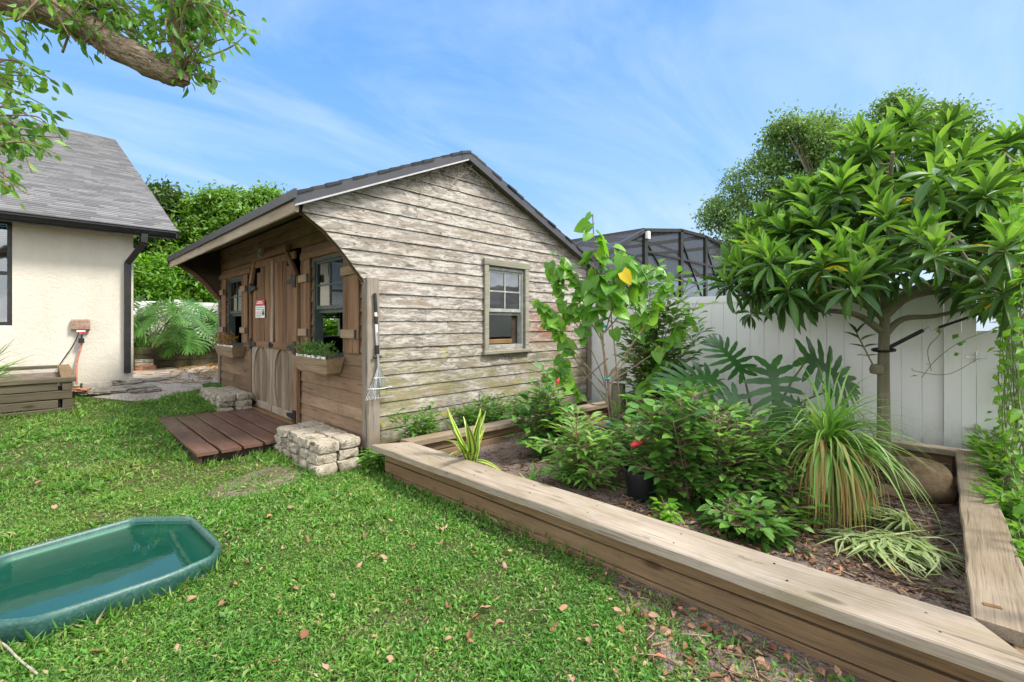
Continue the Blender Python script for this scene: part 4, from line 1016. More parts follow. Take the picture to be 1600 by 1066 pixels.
mb = MB(); mb.box(hw[0] + .05, hw[1] - .12, HB + .25, HB + .28, 1.35, 1.95); mb.build('inner_shelf', M['white'], wf)
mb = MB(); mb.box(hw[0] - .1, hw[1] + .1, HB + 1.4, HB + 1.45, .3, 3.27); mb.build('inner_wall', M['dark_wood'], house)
hb = thing('hose_bib', 'brown covered wall tap with red valve and black timer on the stucco wall', 'outdoor tap', (-1.9, HB - .04, 1.4))
mb = MB(); mb.plank((-2.03, HB - .05, 1.42), (-1.775, HB - .05, 1.42), .09, .21, jit=.004, ch=.03); mb.build('cover', M['oldbrick'], hb, True)
mb = MB(); mb.tube([(-1.9, HB - .005, 1.28), (-1.9, HB - .09, 1.28), (-1.9, HB - .12, 1.25)], .02, 8); mb.box(-1.96, -1.84, HB - .09, HB - .03, 1.29, 1.315); mb.build('spout', M['white'], hb)
mb = MB(); mb.lathe([(.0, 0), (.055, .0), (.055, .02), (.02, .03), (0, .03)], (-1.88, HB - .09, 1.265), 10); mb.build('valve', M['red'], hb)
mb = MB(); mb.tube([(-1.89, HB - .1, 1.26), (-1.89, HB - .1, 1.17)], .013, 8); mb.box(-1.935, -1.855, HB - .14, HB - .07, 1.08, 1.17); mb.build('timer', M['rubber'], hb)
mb = MB(); mb.tube(bez([(-1.89, HB - .1, 1.08), (-1.91, HB - .09, .95), (-1.95, HB - .08, .75), (-1.96, HB - .09, .5), (-1.955, HB - .1, .32)], 5), .017, 8); mb.build('hose', M['hose'], hb, True)
mb = MB(); mb.tube(bez([(-1.93, HB - .09, 1.26), (-2.0, HB - .08, 1.05), (-2.1, HB - .06, .85), (-2.2, HB - .1, .66)], 5), .009, 6); mb.build('cable', M['rubber'], hb, True)

# planter in front of the house
pb = thing('timber_planter', 'dark mossy stacked timber planter box in front of the cream house', 'raised bed', (-3.2, 5.8, .2))
mb = MB(); mb.plank((-5.2, 4.42, .672), (-2.06, 4.42, .672), .14, .06, jit=.004); mb.build('cap_board', M['oldbed'], pb)
mb = MB(); mb.plank((-2.13, 4.495, .670), (-2.13, 7.2, .670), .15, .055, jit=.003); mb.build('cap_board', M['bed_y'], pb)
mb = MB(); mb.plank((-5.2, 7.13, .67), (-2.21, 7.13, .67), .13, .055, jit=.003); mb.build('cap_board', M['oldbed'], pb)
for i in range(4):
    z = .585 - i * .118; sh = (i % 2 == 0)
    mb = MB(); mb.plank((-5.2, 4.42, z), (-2.10 - (.14 if sh else 0), 4.42, z), .10, .112, jit=.004, ch=.01); mb.build('timber', M['oldbed'], pb)
    mb = MB(); mb.plank((-2.15, 4.372 if sh else 4.475, z), (-2.15, 7.2, z), .10, .112, jit=.004, ch=.01); mb.build('timber', M['oldbed_y'], pb)
mb = MB(); mb.box(-5.1, -2.21, 4.48, 7.06, .3, .58); mb.build('planting_soil', M['soil'], pb)

# masonry rubble along the house wall
block('concrete_block', (-1.74, 6.35, .35), .40, .20, .15, .1, M['concrete'], 'hollow grey concrete block lying beside the dark timber planter', 'concrete block', None, .004)
for i, (x, y, z, L, w_) in enumerate(((-1.95, 5.95, .29, .34, .26), (-1.98, 5.9, .335, .27, .2), (-1.62, 5.85, .28, .5, .3), (-1.28, 6.1, .28, .62, .34), (-1.30, 6.75, .30, .46, .3), (-1.5, 6.8, .335, .34, .22), (-1.0, 6.95, .30, .42, .28), (-.82, 7.0, .30, .36, .24), (-1.15, 5.6, .27, .42, .2))):
    lab = ('brown flat stone under the smaller brown stone by the planter corner', 'small brown stone topmost by the planter corner', 'flat grey slab in front of the concrete block', 'long flat slab on the sand nearest the lawn', 'grey slab against the foot of the house wall',
           'small slab lying on another slab at the house wall', 'dark flat stone under the downspout', 'dark stone at the house corner beside the path', 'narrow flagstone half buried in the sandy path')[i]
    block('flagstone', (x, y, z + .02), L, w_, .05, rnd.uniform(-.4, .4), M['flat'] if i != 1 else M['terracotta'], lab, 'flagstone', 'flat stones along the house wall', .012)
for i in range(4):
    lab = ('lowest red brick slab in the pile by the back planter', 'second red slab from the bottom of the pile by the back planter', 'pale slab second from the top of the pile by the back planter', 'topmost pale slab of the pile by the back planter')[i]
    block('paving_slab', (-.74 - .02 * (i > 1), 9.14, .355 + i * .072), .40 - .05 * (i > 1), .2, .07, rnd.uniform(-.04, .04), M['terracotta'] if i < 2 else M['stone'], lab, 'paving slab', 'slabs piled by the back planter', .005)

# ------------------------------------------------------------------ planter and fence behind the shed
bb = thing('timber_planter', 'long mossy timber retaining planter behind the shed under big cut leaves', 'raised bed', (0, 9.4, .35))
for i in range(3):
    mb = MB(); mb.plank((-2.2, 9.42, .79 - i * .17), (3.6, 9.42, .79 - i * .17), .05, .162, jit=.004, ch=.006, step=.5); mb.build('side_board', M['oldbed'], bb)
mb = MB(); mb.box(-2.2, 3.6, 9.45, 10.5, .3, .80); mb.build('planting_soil', M['soil'], bb)
def vinyl_fence(name, label, p0, p1, z0, z1, board=.16, post=2.4, grp=None):
    p0 = np.array(p0, float); p1 = np.array(p1, float); L = np.linalg.norm(p1 - p0); d = (p1 - p0) / L; nrm_ = np.array([-d[1], d[0]])
    t = thing(name, label, 'fence', (*((p0 + p1) / 2), z0), grp)
    def P(s, o, z): q = p0 + d * s + nrm_ * o; return (q[0], q[1], z)
    def bx(mb, s0, s1, o0, o1, a, b):
        mb.add([P(s0, o0, a), P(s1, o0, a), P(s1, o1, a), P(s0, o1, a), P(s0, o0, b), P(s1, o0, b), P(s1, o1, b), P(s0, o1, b)], [(0,3,2,1),(4,5,6,7),(0,1,5,4),(1,2,6,5),(2,3,7,6),(3,0,4,7)])
    n = max(1, round(L / post)); w_ = L / n
    for i in range(n):
        s0, s1 = i * w_ + .065, (i + 1) * w_ - .065; nb = round((s1 - s0) / board); bw = (s1 - s0) / nb
        mb = MB()
        for j in range(nb):
            a, b = s0 + j * bw, s0 + (j + 1) * bw
            q = [P(a + .0005, -.013, 0), P(a + .006, -.019, 0), P(b - .006, -.019, 0), P(b - .0005, -.013, 0), P(b - .0005, .013, 0), P(b - .006, .019, 0), P(a + .006, .019, 0), P(a + .0005, .013, 0)]
            mb.prism([(x, y, z0 + .1) for x, y, _ in q], (0, 0, z1 - z0 - .2))
        mb.build('panel', M['white_vinyl'], t)
        for a, b in ((z1 - .105, z1 - .012), (z0 + .03, z0 + .12)):
            r = MB(); bx(r, s0, s1, -.026, .026, a, b); r.build('rail', M['white_vinyl'], t)
    for i in range(n + 1):
        r = MB(); s = i * w_; bx(r, s - .063, s + .063, -.063, .063, z0 - .1, z1); bx(r, s - .075, s + .075, -.075, .075, z1, z1 + .02); bx(r, s - .05, s + .05, -.05, .05, z1 + .02, z1 + .045); r.build('post', M['white_vinyl'], t)
    return t
vinyl_fence('vinyl_fence', 'white vinyl privacy fence behind the large leafed plants left of the shed', (-4.2, 10.6), (4.4, 10.6), .38, 2.03, .18)
vinyl_fence('vinyl_fence', 'tall white vinyl privacy fence running from the shed to the gate', (4.02, .06), (4.02, -4.36), 0, 1.83, .163, 4.42)
gate = thing('vinyl_gate', 'narrow lower white vinyl gate hung on the last fence post', 'gate', (4.0, -4.6, 0))
mb = MB(); mb.box(3.975, 4.02, -4.80, -4.53, -.12, 1.375); mb.build('panel', M['white_vinyl'], gate)
mb = MB(); mb.box(3.972, 4.045, -4.526, -4.425, -.05, 1.86); mb.build('hinge_post', M['white_vinyl'], gate)
for z in (.42, 1.12):
    mb = MB(); mb.box(3.955, 3.968, -4.60, -4.45, z - .012, z + .012); mb.tube([(3.955, -4.527, z - .05), (3.955, -4.527, z + .05)], .011, 8)
    for y in (-4.47, -4.5, -4.56, -4.59): mb.lathe([(0, 0), (.012, 0)], (3.95, y, z), 6); mb.box(3.944, 3.955, y - .008, y + .008, z - .008, z + .008)
    mb.build('hinge', M['steel'], gate)

# chain-link fence on the right
cl_ = thing('chain_link_fence', 'grey chain link fence overgrown with bright vine at the right edge', 'fence', (2.2, -4.74, 0))
mb = MB(); y = -4.74; zt = 1.85; sp = .062
for i in range(-32, 62):
    for sgn in (1, -1):
        x0 = .3 + i * sp; pts = []
        a0, z0, a1, z1 = x0, 0.02, x0 + sgn * zt, zt
        lo_, hi_ = .3, 3.95
        t0 = 0; t1 = 1
        dx = a1 - a0
        ta, tb = (lo_ - a0) / dx, (hi_ - a0) / dx
        t0 = max(t0, min(ta, tb)); t1 = min(t1, max(ta, tb))
        if t1 - t0 < .02: continue
        mb.tube([(a0 + dx * t0, y + .003 * sgn, z0 + (z1 - z0) * t0), (a0 + dx * t1, y + .003 * sgn, z0 + (z1 - z0) * t1)], .0016, 3, False)
mb.build('mesh', M['old_wire'], cl_)
for x in (.4, 2.2, 3.9):
    mb = MB(); mb.tube([(x, y - .03, -.1), (x, y - .03, 1.9)], .03, 10); mb.build('post', M['steel'], cl_)
mb = MB(); mb.tube([(.3, y - .03, 1.86), (3.95, y - .03, 1.86)], .022, 8); mb.build('top_rail', M['steel'], cl_)

# ------------------------------------------------------------------ neighbour's pool cage and house
cg = thing('pool_enclosure', 'dark bronze screened pool cage rising behind the white fence', 'screen enclosure', (10, 1.7, 0))
CY0, CY1 = 1.63, 9.0
top = [(5.0, 2.75), (6.9, 3.1), (8.96, 3.96), (11.2, 4.28), (13.1, 4.34), (14.9, 4.25), (17.3, 3.5)]
def tz(x): return float(np.interp(x, [t[0] for t in top], [t[1] for t in top]))
bar = lambda mb, p, q, a=.10, b=.06: mb.plank(p, q, a, b, up=(0, 0, 1) if abs(p[2] - q[2]) < 2.5 else (0, 1, 0), jit=0, ch=.004, step=50)
for x, z in top:
    for yy in (CY0, CY1):
        mb = MB(); bar(mb, (x, yy, 0), (x, yy, z), .17, .09); mb.build('post', M['metal_dark'], cg)
mb = MB()
for yy in (CY0, CY1):
    for p, q in zip(top, top[1:]):
        bar(mb, (p[0], yy, p[1]), (q[0], yy, q[1]), .09, .10)
        for h in (2.75, 1.9, .9): bar(mb, (p[0], yy, h), (q[0], yy, h), .06, .06)
        bar(mb, (p[0], yy, p[1] - .25), (q[0], yy, 2.0), .05, .05)
    for p, q in zip(top[2:-1], top[3:]): bar(mb, (p[0], yy, 3.4), (q[0], yy, 3.4), .06, .07)
for x, z in top: bar(mb, (x, CY0, z), (x, CY1, z), .08, .12)
for yy in (3.5, 5.3, 7.2):
    for p, q in zip(top, top[1:]): bar(mb, (p[0], yy, p[1]), (q[0], yy, q[1]), .08, .08)
mb.build('rafters', M['metal_dark'], cg)
mb = MB()
for yy in (CY0 + .03, CY1 - .03): mb.add([(x, yy, 0) for x, z in top] + [(x, yy, z) for x, z in top], [(i, i + 1, len(top) + i + 1, len(top) + i) for i in range(len(top) - 1)])
mb.add([(x, yy, z + .02) for yy in (CY0, CY1) for x, z in top], [(i, i + 1, len(top) + i + 1, len(top) + i) for i in range(len(top) - 1)])
mb.build('screen', M['screen'], cg)
mb = MB(); mb.box(8.9, 9.03, CY0 - .12, CY0 - .03, 3.72, 3.92); mb.build('flood_lamp', M['white'], cg)
nh = thing('neighbour_house', 'low neighbouring house with grey roof half hidden behind fence and cage', 'house', (12, 11, 0))
mb = MB(); mb.box(5.5, 19, 9.6, 17, 0, 2.9); mb.build('wall', M['stucco'], nh)
mb = MB(); mb.add([(4.9, 9.1, 2.85), (19.5, 9.1, 2.85), (19.5, 17.5, 2.85), (4.9, 17.5, 2.85), (8.6, 13.3, 4.6), (16, 13.3, 4.6)], [(0, 1, 5, 4), (1, 2, 5), (2, 3, 4, 5), (3, 0, 4), (0, 3, 2, 1)]); mb.build('roof', M['shingle'], nh)
nh2 = thing('neighbour_house', 'grey tiled roof of the house beyond the chain link fence and gate', 'house', (12, -9, 0))
mb = MB(); mb.box(7.5, 15, -12, -5.6, 0, 1.5); mb.build('wall', M['stucco'], nh2)
mb = MB(); mb.add([(6.9, -12.6, 1.45), (6.9, -5.0, 1.45), (15.6, -5.0, 1.45), (15.6, -12.6, 1.45), (10.5, -8.8, 3.0), (12, -8.8, 3.0)], [(1, 0, 4), (2, 1, 4, 5), (3, 2, 5), (0, 3, 5, 4), (0, 1, 2, 3)]); mb.build('roof', M['house_shingle'], nh2)

# ------------------------------------------------------------------ plants: generators
def ribbons(name, P, wd, mat, parent, vfold=.0, taper=1.6, base=.55, ups=None):
    """P (N,m,3) centre lines; wd (N,) half widths; strap leaves"""
    P = np.asarray(P, float) - org(parent); N, m, _ = P.shape
    t = np.gradient(P, axis=1); t = nrm(t)
    up = np.zeros_like(P); up[..., 2] = 1
    if ups is not None: up = np.repeat(ups[:, None, :], m, 1)
    s = np.cross(t, up); bad = np.linalg.norm(s, axis=-1) < .15; s[bad] = np.cross(t[bad], [.6, .8, 0]); s = nrm(s)
    for i in range(1, m):                                    # keep sides from flipping
        f = (s[:, i] * s[:, i - 1]).sum(-1) < 0; s[f, i] *= -1
    x = np.linspace(0, 1, m); w_ = (base + (1 - base) * np.minimum(1, x * 4)) * (1 - x ** taper) + .03
    h = wd[:, None, None] * w_[None, :, None]
    n_ = np.cross(s, t)
    A, B, C_ = P - s * h + n_ * h * vfold, P, P + s * h + n_ * h * vfold
    V = np.stack([A, B, C_], 2).reshape(-1, 3)
    uv = np.zeros((N, m, 3, 2)); uv[..., 0] = x[None, :, None]; uv[..., 0, 1] = 0; uv[..., 1, 1] = .5; uv[..., 2, 1] = 1
    q = (np.arange(N)[:, None] * m + np.arange(m - 1)[None]).ravel() * 3
    F = np.concatenate([np.stack([q, q + 3, q + 4, q + 1], 1), np.stack([q + 1, q + 4, q + 5, q + 2], 1)])
    return link(name, np_mesh(name, V, F, uv.reshape(-1, 2), smooth=True), mat, parent)
def arcs(c, n, L, elev, grav, m=9, az=None, spread=.02):
    """n arching centre lines from c"""
    L = rng.uniform(*L, n); el = rng.uniform(*elev, n); az = rng.uniform(0, 2 * PI, n) if az is None else rng.uniform(*az, n); g_ = rng.uniform(*grav, n)
    p = np.array(c, float) + rng.normal(0, spread, (n, 3)); d = np.stack([np.cos(el) * np.cos(az), np.cos(el) * np.sin(az), np.sin(el)], 1); out = [p]
    for i in range(m - 1):
        p = p + d * (L / (m - 1))[:, None]; d = d + np.array([0, 0, -1.0]) * (g_ / (m - 1))[:, None] + rng.normal(0, .05, (n, 3)); d = nrm(d); out.append(p)
    return np.stack(out, 1)
def cut_leaf(nl=9, wide=.42, lw=.05, mw=.09):
    """deeply lobed leaf (one quad strip per lobe)"""
    V = []; F = []; uv = []
    def zz(x, y): return -.22 * x * x - .5 * abs(y) ** 1.8 + .16 * abs(y)
    def quadstrip(pts_l, pts_r):
        n0 = len(V)
        for (a, b), (c, d) in zip(pts_l, pts_r):
            V.append((a, b, zz(a, b))); V.append((c, d, zz(c, d))); uv.extend([(.5, .5), (.5, .6)])
        for i in range(len(pts_l) - 1): F.append((n0 + 2*i, n0 + 2*i + 2, n0 + 2*i + 3, n0 + 2*i + 1))
    xs_ = lin(-.02, .97, 8); quadstrip([(x, mw * (1 - x * .75)) for x in xs_], [(x, -mw * (1 - x * .75)) for x in xs_])
    for sgn in (1, -1):
        for i in range(nl):
            f = i / (nl - 1); x0 = .02 + .84 * f; ang = R(140) + (R(18) - R(140)) * f ** .8; ln = wide * (.62 + .75 * math.sin(PI * min(1, f * .75 + .12))) * (1 - .45 * f ** 2)
            dx, dy = math.cos(ang), math.sin(ang); wd = lw * (1 - .3 * f); nx, ny = -dy, dx; L_ = []; R_ = []
            for t, ww in ((.0, 1.15), (.25, 1.0), (.45, 1.25), (.62, .95), (.82, .85), (1.0, .12)):
                cx_ = x0 + dx * ln * t + .05 * t * t; cy_ = dy * ln * t; L_.append((cx_ + nx * wd * ww, sgn * (cy_ + ny * wd * ww))); R_.append((cx_ - nx * wd * ww, sgn * (cy_ - ny * wd * ww)))
            quadstrip(L_, R_)
    return np.array(V), np.array(F), np.array(uv, float)
CUT = cut_leaf(); CUTN = cut_leaf(12, .42, .034, .06)
T_LANCE, T_OV, T_HEART, T_OBL = template('lance', 4), template('ovate', 4), template('heart', 5, .2, .22), template('obl', 5, .22, .2)
T2 = template('ovate', 2, .2, .1); TL2 = template('lance', 2, .2, .15)

def cloud(lobes, nclump, per, sp, shell=.55):
    """leaf positions in clumps spread through several ellipsoid lobes"""
    pos = []; out = []
    for c, r, wgt in lobes:
        n = int(nclump * wgt); d = rdir(n); u = (shell + (1 - shell) * rng.random(n) ** .5)
        cc = np.array(c) + d * np.array(r) * u[:, None]; k_ = rng.poisson(per, n) + 2
        for i in range(n):
            s_ = sp * rng.uniform(.6, 1.3); pos.append(cc[i] + rng.normal(0, 1, (k_[i], 3)) * np.array([s_, s_, s_ * .6])); out.append(np.repeat(d[i][None], k_[i], 0))
    return np.concatenate(pos), np.concatenate(out)
def tree(name, label, base, trunk_top, tr, lobes, mat, size, nclump, per, sp, group=None, bark='bark', asp=.42, cat='tree', shell=.55, tmpl=None):
    t = thing(name, label, cat, base, group); mb = MB(); b = np.array(base, float); tt = np.array(trunk_top, float)
    mid = (b + tt) / 2 + np.array([rnd.uniform(-.15, .15), rnd.uniform(-.15, .15), 0])
    mb.tube(bez([b, mid, tt], 5), lin(tr, tr * .6, 11), 9)
    for c, r, wgt in lobes:
        c = np.array(c); e = tt + (c - tt) * .75
        mb.tube(bez([tt - np.array([0, 0, .1]), (tt + e) / 2 + rng.normal(0, .15, 3), e], 4), lin(tr * .5, tr * .14, 9), 6)
        for j in range(5):
            d = rdir(1)[0]; s_ = tt + (c - tt) * rnd.uniform(.4, .8); q = c + d * np.array(r) * .85
            mb.tube(bez([s_, (s_ + q) / 2 + rng.normal(0, .1, 3), q], 3), lin(tr * .18, tr * .04, 7), 4)
    mb.build('trunk', M[bark], t, True)
    pos, out = cloud(lobes, nclump, per, sp, shell)
    dr = nrm(out * .5 + rng.normal(0, .8, pos.shape) + np.array([0, 0, -.25])); up = nrm(out * .6 + np.array([0, 0, .9]) + rng.normal(0, .55, pos.shape))
    ln = rng.uniform(.7, 1.25, len(pos)) * size
    leaves('crown', tmpl or QUAD, pos, dr, up, ln, ln * asp, M[mat], t)
    return t

# ------------------------------------------------------------------ trees beyond the fences
tree('dark_tree', 'dark glossy leafed tree rising beside the grey house roof', (.2, 14.5, .3), (.25, 14.4, 3.0), .22,
     [((.0, 14.4, 4.4), (1.1, 1.1, 1.5), 1.0), ((.8, 14.9, 3.2), (1.1, 1.2, 1.1), .9), ((-.9, 14.9, 3.4), (1.2, 1.2, 1.3), .9), ((.3, 14.3, 5.3), (.6, .6, .65), .45)], 'lf_dark', .18, 160, 28, .18, 'trees behind the shed')
tree('bright_tree', 'bright green dense tree showing above the left end of the shed roof', (2.4, 13.6, .3), (2.3, 13.4, 2.4), .25,
     [((1.5, 13.4, 4.55), (.9, 1.0, .9), 1.0), ((2.4, 12.9, 4.9), (1.1, 1.1, .9), 1.0), ((3.4, 12.4, 4.7), (1.2, 1.2, 1.0), 1.0), ((1.2, 13.6, 3.6), (1.3, 1.3, 1.1), 1.1), ((2.6, 13.3, 3.4), (1.6, 1.4, 1.2), 1.2), ((1.9, 12.9, 5.5), (.6, .6, .35), .4), ((2.9, 12.5, 5.6), (.5, .5, .35), .4), ((3.5, 12.3, 5.5), (.4, .4, .3), .3), ((1.3, 13.3, 5.35), (.4, .4, .3), .3)], 'lf_bright', .16, 150, 34, .17, 'trees behind the shed')
tree('leafy_shrub', 'tall yellow green shrub behind the white fence left of the shed', (.2, 12.2, .3), (.2, 12.2, 1.5), .12,
     [((-.5, 12.4, 2.5), (1.0, .8, .9), 1.0), ((.7, 12.1, 2.7), (1.1, .8, .9), 1.0), ((1.9, 11.8, 2.6), (1.0, .8, .9), 1.0)], 'lf_vine', .15, 110, 24, .15, 'trees behind the shed', cat='shrub')
tree('leafy_shrub', 'darker shrub behind the white fence next to the house corner', (-1.6, 12.4, .3), (-1.6, 12.4, 1.4), .12,
     [((-1.5, 12.6, 2.4), (1.0, .8, 1.0), 1.0), ((-2.6, 12.8, 2.6), (1.0, .8, 1.0), 1.0)], 'lf_bright', .16, 100, 22, .15, 'trees behind the shed', cat='shrub')
def at(px, py, Y): return CAMP + FW * Y + RT * ((px - 800) / 711 * Y) + np.array([0, 0, (505 - py) / 711 * Y])
ob = at(1340, 505, 21); ob[2] = 0
L_ = []
for px, py, r, wgt in ((1130, 335, 1.0, .5), (1185, 290, 1.5, .9), (1240, 230, 1.5, 1.0), (1300, 240, 1.7, 1.0), (1330, 330, 2.2, 1.3), (1230, 345, 1.9, 1.2), (1400, 190, 1.3, .7), (1450, 215, 1.7, .9), (1490, 230, 1.2, .6), (1160, 375, 1.2, .6), (1540, 290, 1.7, .8), (1440, 320, 2.4, 1.0), (1230, 200, .6, .25), (1400, 165, .6, .25), (1475, 185, .6, .25), (1280, 200, .8, .3)):
    c = at(px, py, 21 + rnd.uniform(-1.5, 1.5)); L_.append((tuple(c), (r, r, r * .75), wgt))
tree('oak_tree', 'large pale green oak standing beyond the white fence behind the pool cage', tuple(ob), tuple(ob + np.array([0, 0, 3.5])), .35, L_, 'lf_oak', .17, 180, 27, .25, 'big trees beyond the fence', asp=.5, shell=.4)
ob2 = at(1700, 505, 17); ob2[2] = 0
tree('oak_tree', 'pale green tree beyond the chain link fence at the right edge', tuple(ob2), tuple(ob2 + np.array([0, 0, 2.5])), .3, [(tuple(at(px, py, 17)), (r, r, r * .8), 1) for px, py, r in ((1600, 300, 1.6), (1680, 330, 2.0), (1580, 380, 1.5), (1760, 280, 2.0), (1640, 250, 1.0))], 'lf_oak', .18, 110, 22, .24, 'big trees beyond the fence', asp=.5, shell=.4)

# ------------------------------------------------------------------ overhanging limb at top left
lt = thing('overhanging_tree', 'tree leaning in from the left with a thick rough cut limb over the lawn', 'tree', (-4.3, .2, 0))
mb = MB()
limb = [(-4.3, .2, 0), (-4.25, .2, 1.6), (-3.9, .25, 2.75), (-3.2, .22, 3.42), (-2.62, .15, 3.60), (-2.25, -.17, 3.47), (-2.02, -.40, 3.28), (-1.86, -.60, 3.15), (-1.735, -.735, 3.065)]
mb.tube(bez(limb, 6) + [np.array([-1.70, -.765, 3.05])], [*lin(.20, .15, 14), *lin(.148, .10, 13), *lin(.10, .078, 20), .072, .055, .02][:50], 14)
mb.v = [tuple(np.array(p_) + rng.normal(0, .0055, 3)) for p_ in mb.v]
mb.build('limb', M['limb'], lt, True)
for p0_, p1_ in (((-2.62, .15, 3.66), (-2.5, .3, 4.0)), ((-2.3, -.1, 3.53), (-2.15, .05, 3.85))):
    mb = MB(); mb.tube(bez([p0_, (np.array(p0_) + np.array(p1_)) / 2 + rng.normal(0, .02, 3), p1_], 4), lin(.022, .007, 9), 6); mb.build('branchlet', M['twig'], lt, True)
mb = MB()
mb.tube(bez([(-1.75, -.72, 3.10), (-1.755, -.71, 3.3), (-1.775, -.69, 3.6), (-1.74, -.70, 4.1), (-1.6, -.8, 4.6)], 5), lin(.038, .018, 21), 8)
mb.build('upright_shoot', M['twig'], lt, True)
tw = MB(); P_, D_ = [], []
def spray(p0, p1, n, spread, sag=.0):
    p0, p1 = np.array(p0, float), np.array(p1, float); mid = (p0 + p1) / 2 + rng.normal(0, .05, 3); mid[2] += .06
    path = np.array(bez([p0, mid, p1], 6)); tw.tube(path, lin(.008, .003, len(path)), 5)
    for i in range(n):
        t = rnd.random() ** .7; c = path[min(len(path) - 1, int(t * len(path)))]; o = rng.normal(0, spread, 3)
        P_.append(c + o); D_.append(nrm((p1 - p0)) * .4 + o / max(spread, .01) * .35 + np.array([0, 0, -.65]) + rng.normal(0, .35, 3))
tip = np.array([-1.735, -.735, 3.1])
for i in range(80):                                    # leafy end, to the right of the limb
    px, py = rnd.uniform(180, 395), rnd.uniform(-60, 90)
    if px > 330 and py > 70: py = 40
    q = at(px, py, rnd.uniform(2.85, 3.45)); s_ = np.array([-1.75, -.71, 3.1 + rnd.uniform(0, .9)]) if px > 250 else np.array(limb[5]) + rng.normal(0, .05, 3)
    spray(s_, q, 15, .055)
for px, py in ((318, 105), (330, 125), (345, 128), (305, 130), (300, 110), (290, 100), (285, 115), (296, 122), (310, 118), (335, 105), (325, 90), (300, 95)): spray(tip, at(px, py, 3.05), 7, .035)
for px, py in ((30, 20), (60, 10), (110, 60), (150, 75), (165, 92), (130, 30), (90, 35), (60, 40), (150, 10), (200, 10), (230, 50), (135, 70)): spray(np.array(limb[5]) + rng.normal(0, .12, 3), at(px, py, rnd.uniform(2.7, 3.1)), 11, .05)
# lower twigs hanging in at the left edge
root_ = at(-60, 120, 2.9)
for px, py in ((30, 80), (20, 60), (40, 70), (90, 130), (75, 140), (60, 120), (40, 130), (70, 165), (30, 160), (85, 200), (95, 215), (70, 190), (45, 200), (60, 225), (90, 240), (40, 220), (75, 245), (20, 190), (30, 240), (15, 215), (50, 270), (45, 305), (20, 285), (10, 300), (15, 130), (10, 235), (100, 190), (25, 110)):
    p = at(-40 + rnd.uniform(-15, 5), py + rnd.uniform(-45, 5), 2.9 + rnd.uniform(-.25, .25)); spray(p, at(px, py, 2.9 + rnd.uniform(-.25, .25)), 15, .035)
tw.tube(bez([(-3.2, .22, 3.4), tuple(root_ + np.array([-.3, .1, .2])), tuple(root_), tuple(at(-50, 200, 2.9)), tuple(at(-45, 300, 2.9))], 6), lin(.035, .008, 25), 6)
tw.build('twigs', M['twig'], lt)
P_ = np.array(P_); D_ = np.array(D_); N = len(P_); ln = rng.uniform(.05, .095, N)
leaves('foliage', template('lance', 3, .2, .15), P_, D_, rdir(N, -.2, 1), ln, ln * .42, M['lf_limb'], lt)
# crown above and behind the frame, it shades and is mirrored in the tub
pos, out = cloud([((-4.6, .6, 5.6), (1.6, 1.6, 1.1), 1), ((-3.0, .9, 5.3), (1.1, 1.1, .7), .6), ((-5.6, -.6, 5.2), (1.3, 1.3, .9), .7)], 120, 22, .18)
leaves('high_foliage', QUAD, pos, rng.normal(0, 1, pos.shape), rdir(len(pos), 0, 1), .13, .06, M['lf_limb'], lt)

# ------------------------------------------------------------------ loquat tree in the planter
LB = np.array([3.10, -3.90, .1])
lq = thing('loquat_tree', 'broad loquat tree with long ribbed leaves standing in the planter before the fence', 'tree', tuple(LB))
mb = MB(); tk = [LB, LB + [0, 0, .5], LB + [-.01, .0, 1.0], LB + [.0, -.01, 1.45], LB + [.02, -.0, 1.9], LB + [.05, .02, 2.4], LB + [.02, 0, 2.9], LB + [.03, 0, 3.2]]
mb.tube(bez(tk, 5), lin(.057, .016, 36), 11)
mb.lathe([(0, -.05), (.05, -.04), (.058, 0), (.045, .045), (0, .05)], tuple(LB + [-.05, .045, .92]), 10)
mb.build('trunk', M['palebark'], lq, True)
ros = []; RAD = 1.52
def lz_top(r): return 3.14 - 1.4 * (r / RAD) ** 1.35
for i in range(3000):
    if len(ros) >= 210: break
    a = rnd.uniform(0, 2 * PI); r = RAD * math.sqrt(rnd.random()); z = lz_top(r) - (abs(rnd.gauss(0, .12)) if rnd.random() < .62 else rnd.uniform(.1, .85)); z = max(z, 1.66 + .30 * rnd.random() ** 2)
    # crown is flat below, wider towards -y (over the chain link)
    p = LB * [1, 1, 0] + np.array([r * math.cos(a), r * math.sin(a) * (1.1 if math.sin(a) < 0 else 1), z])
    if p[0] > 3.9 and z < 2.0: continue
    if vis(p)[1] < 1170: continue
    if all(np.linalg.norm((p - q) * [1, 1, 1.1]) > .185 for q in ros): ros.append(p)
ros = np.array(ros); a_ = np.arctan2(ros[:, 1] - LB[1], ros[:, 0] - LB[0])       # gaps and lobes in the crown
gap = np.sin(3 * a_ + 1.0 + 2.2 * ros[:, 2]) + .7 * np.sin(5 * a_ - 3.1 * ros[:, 2]) ; ros = ros[(gap > -.5) | (rng.random(len(ros)) < .25)]; ros += rng.normal(0, .05, ros.shape)
for px, py, Y in ((1140, 452, 4.25), (1165, 432, 4.2), (1190, 465, 4.1), (1215, 450, 4.0), (1180, 408, 4.3), (1245, 462, 3.9), (1270, 470, 4.2), (1150, 425, 4.4), (1225, 480, 4.3), (1205, 425, 4.4), (1420, 205, 4.2), (1478, 208, 4.3), (1385, 225, 4.1), (1505, 245, 4.3), (1345, 225, 4.2), (1565, 235, 4.1), (1595, 225, 4.3), (1540, 280, 4.2), (1580, 300, 4.0), (1530, 470, 3.9), (1550, 440, 4.0), (1500, 455, 4.1)): ros = np.concatenate([ros, at(px, py, Y)[None]])
lm = MB()
forks = [LB + [0, 0, h] for h in (1.28, 1.45, 1.5, 1.62, 1.75, 1.95, 2.2, 2.5, 2.8)]
boughs = []
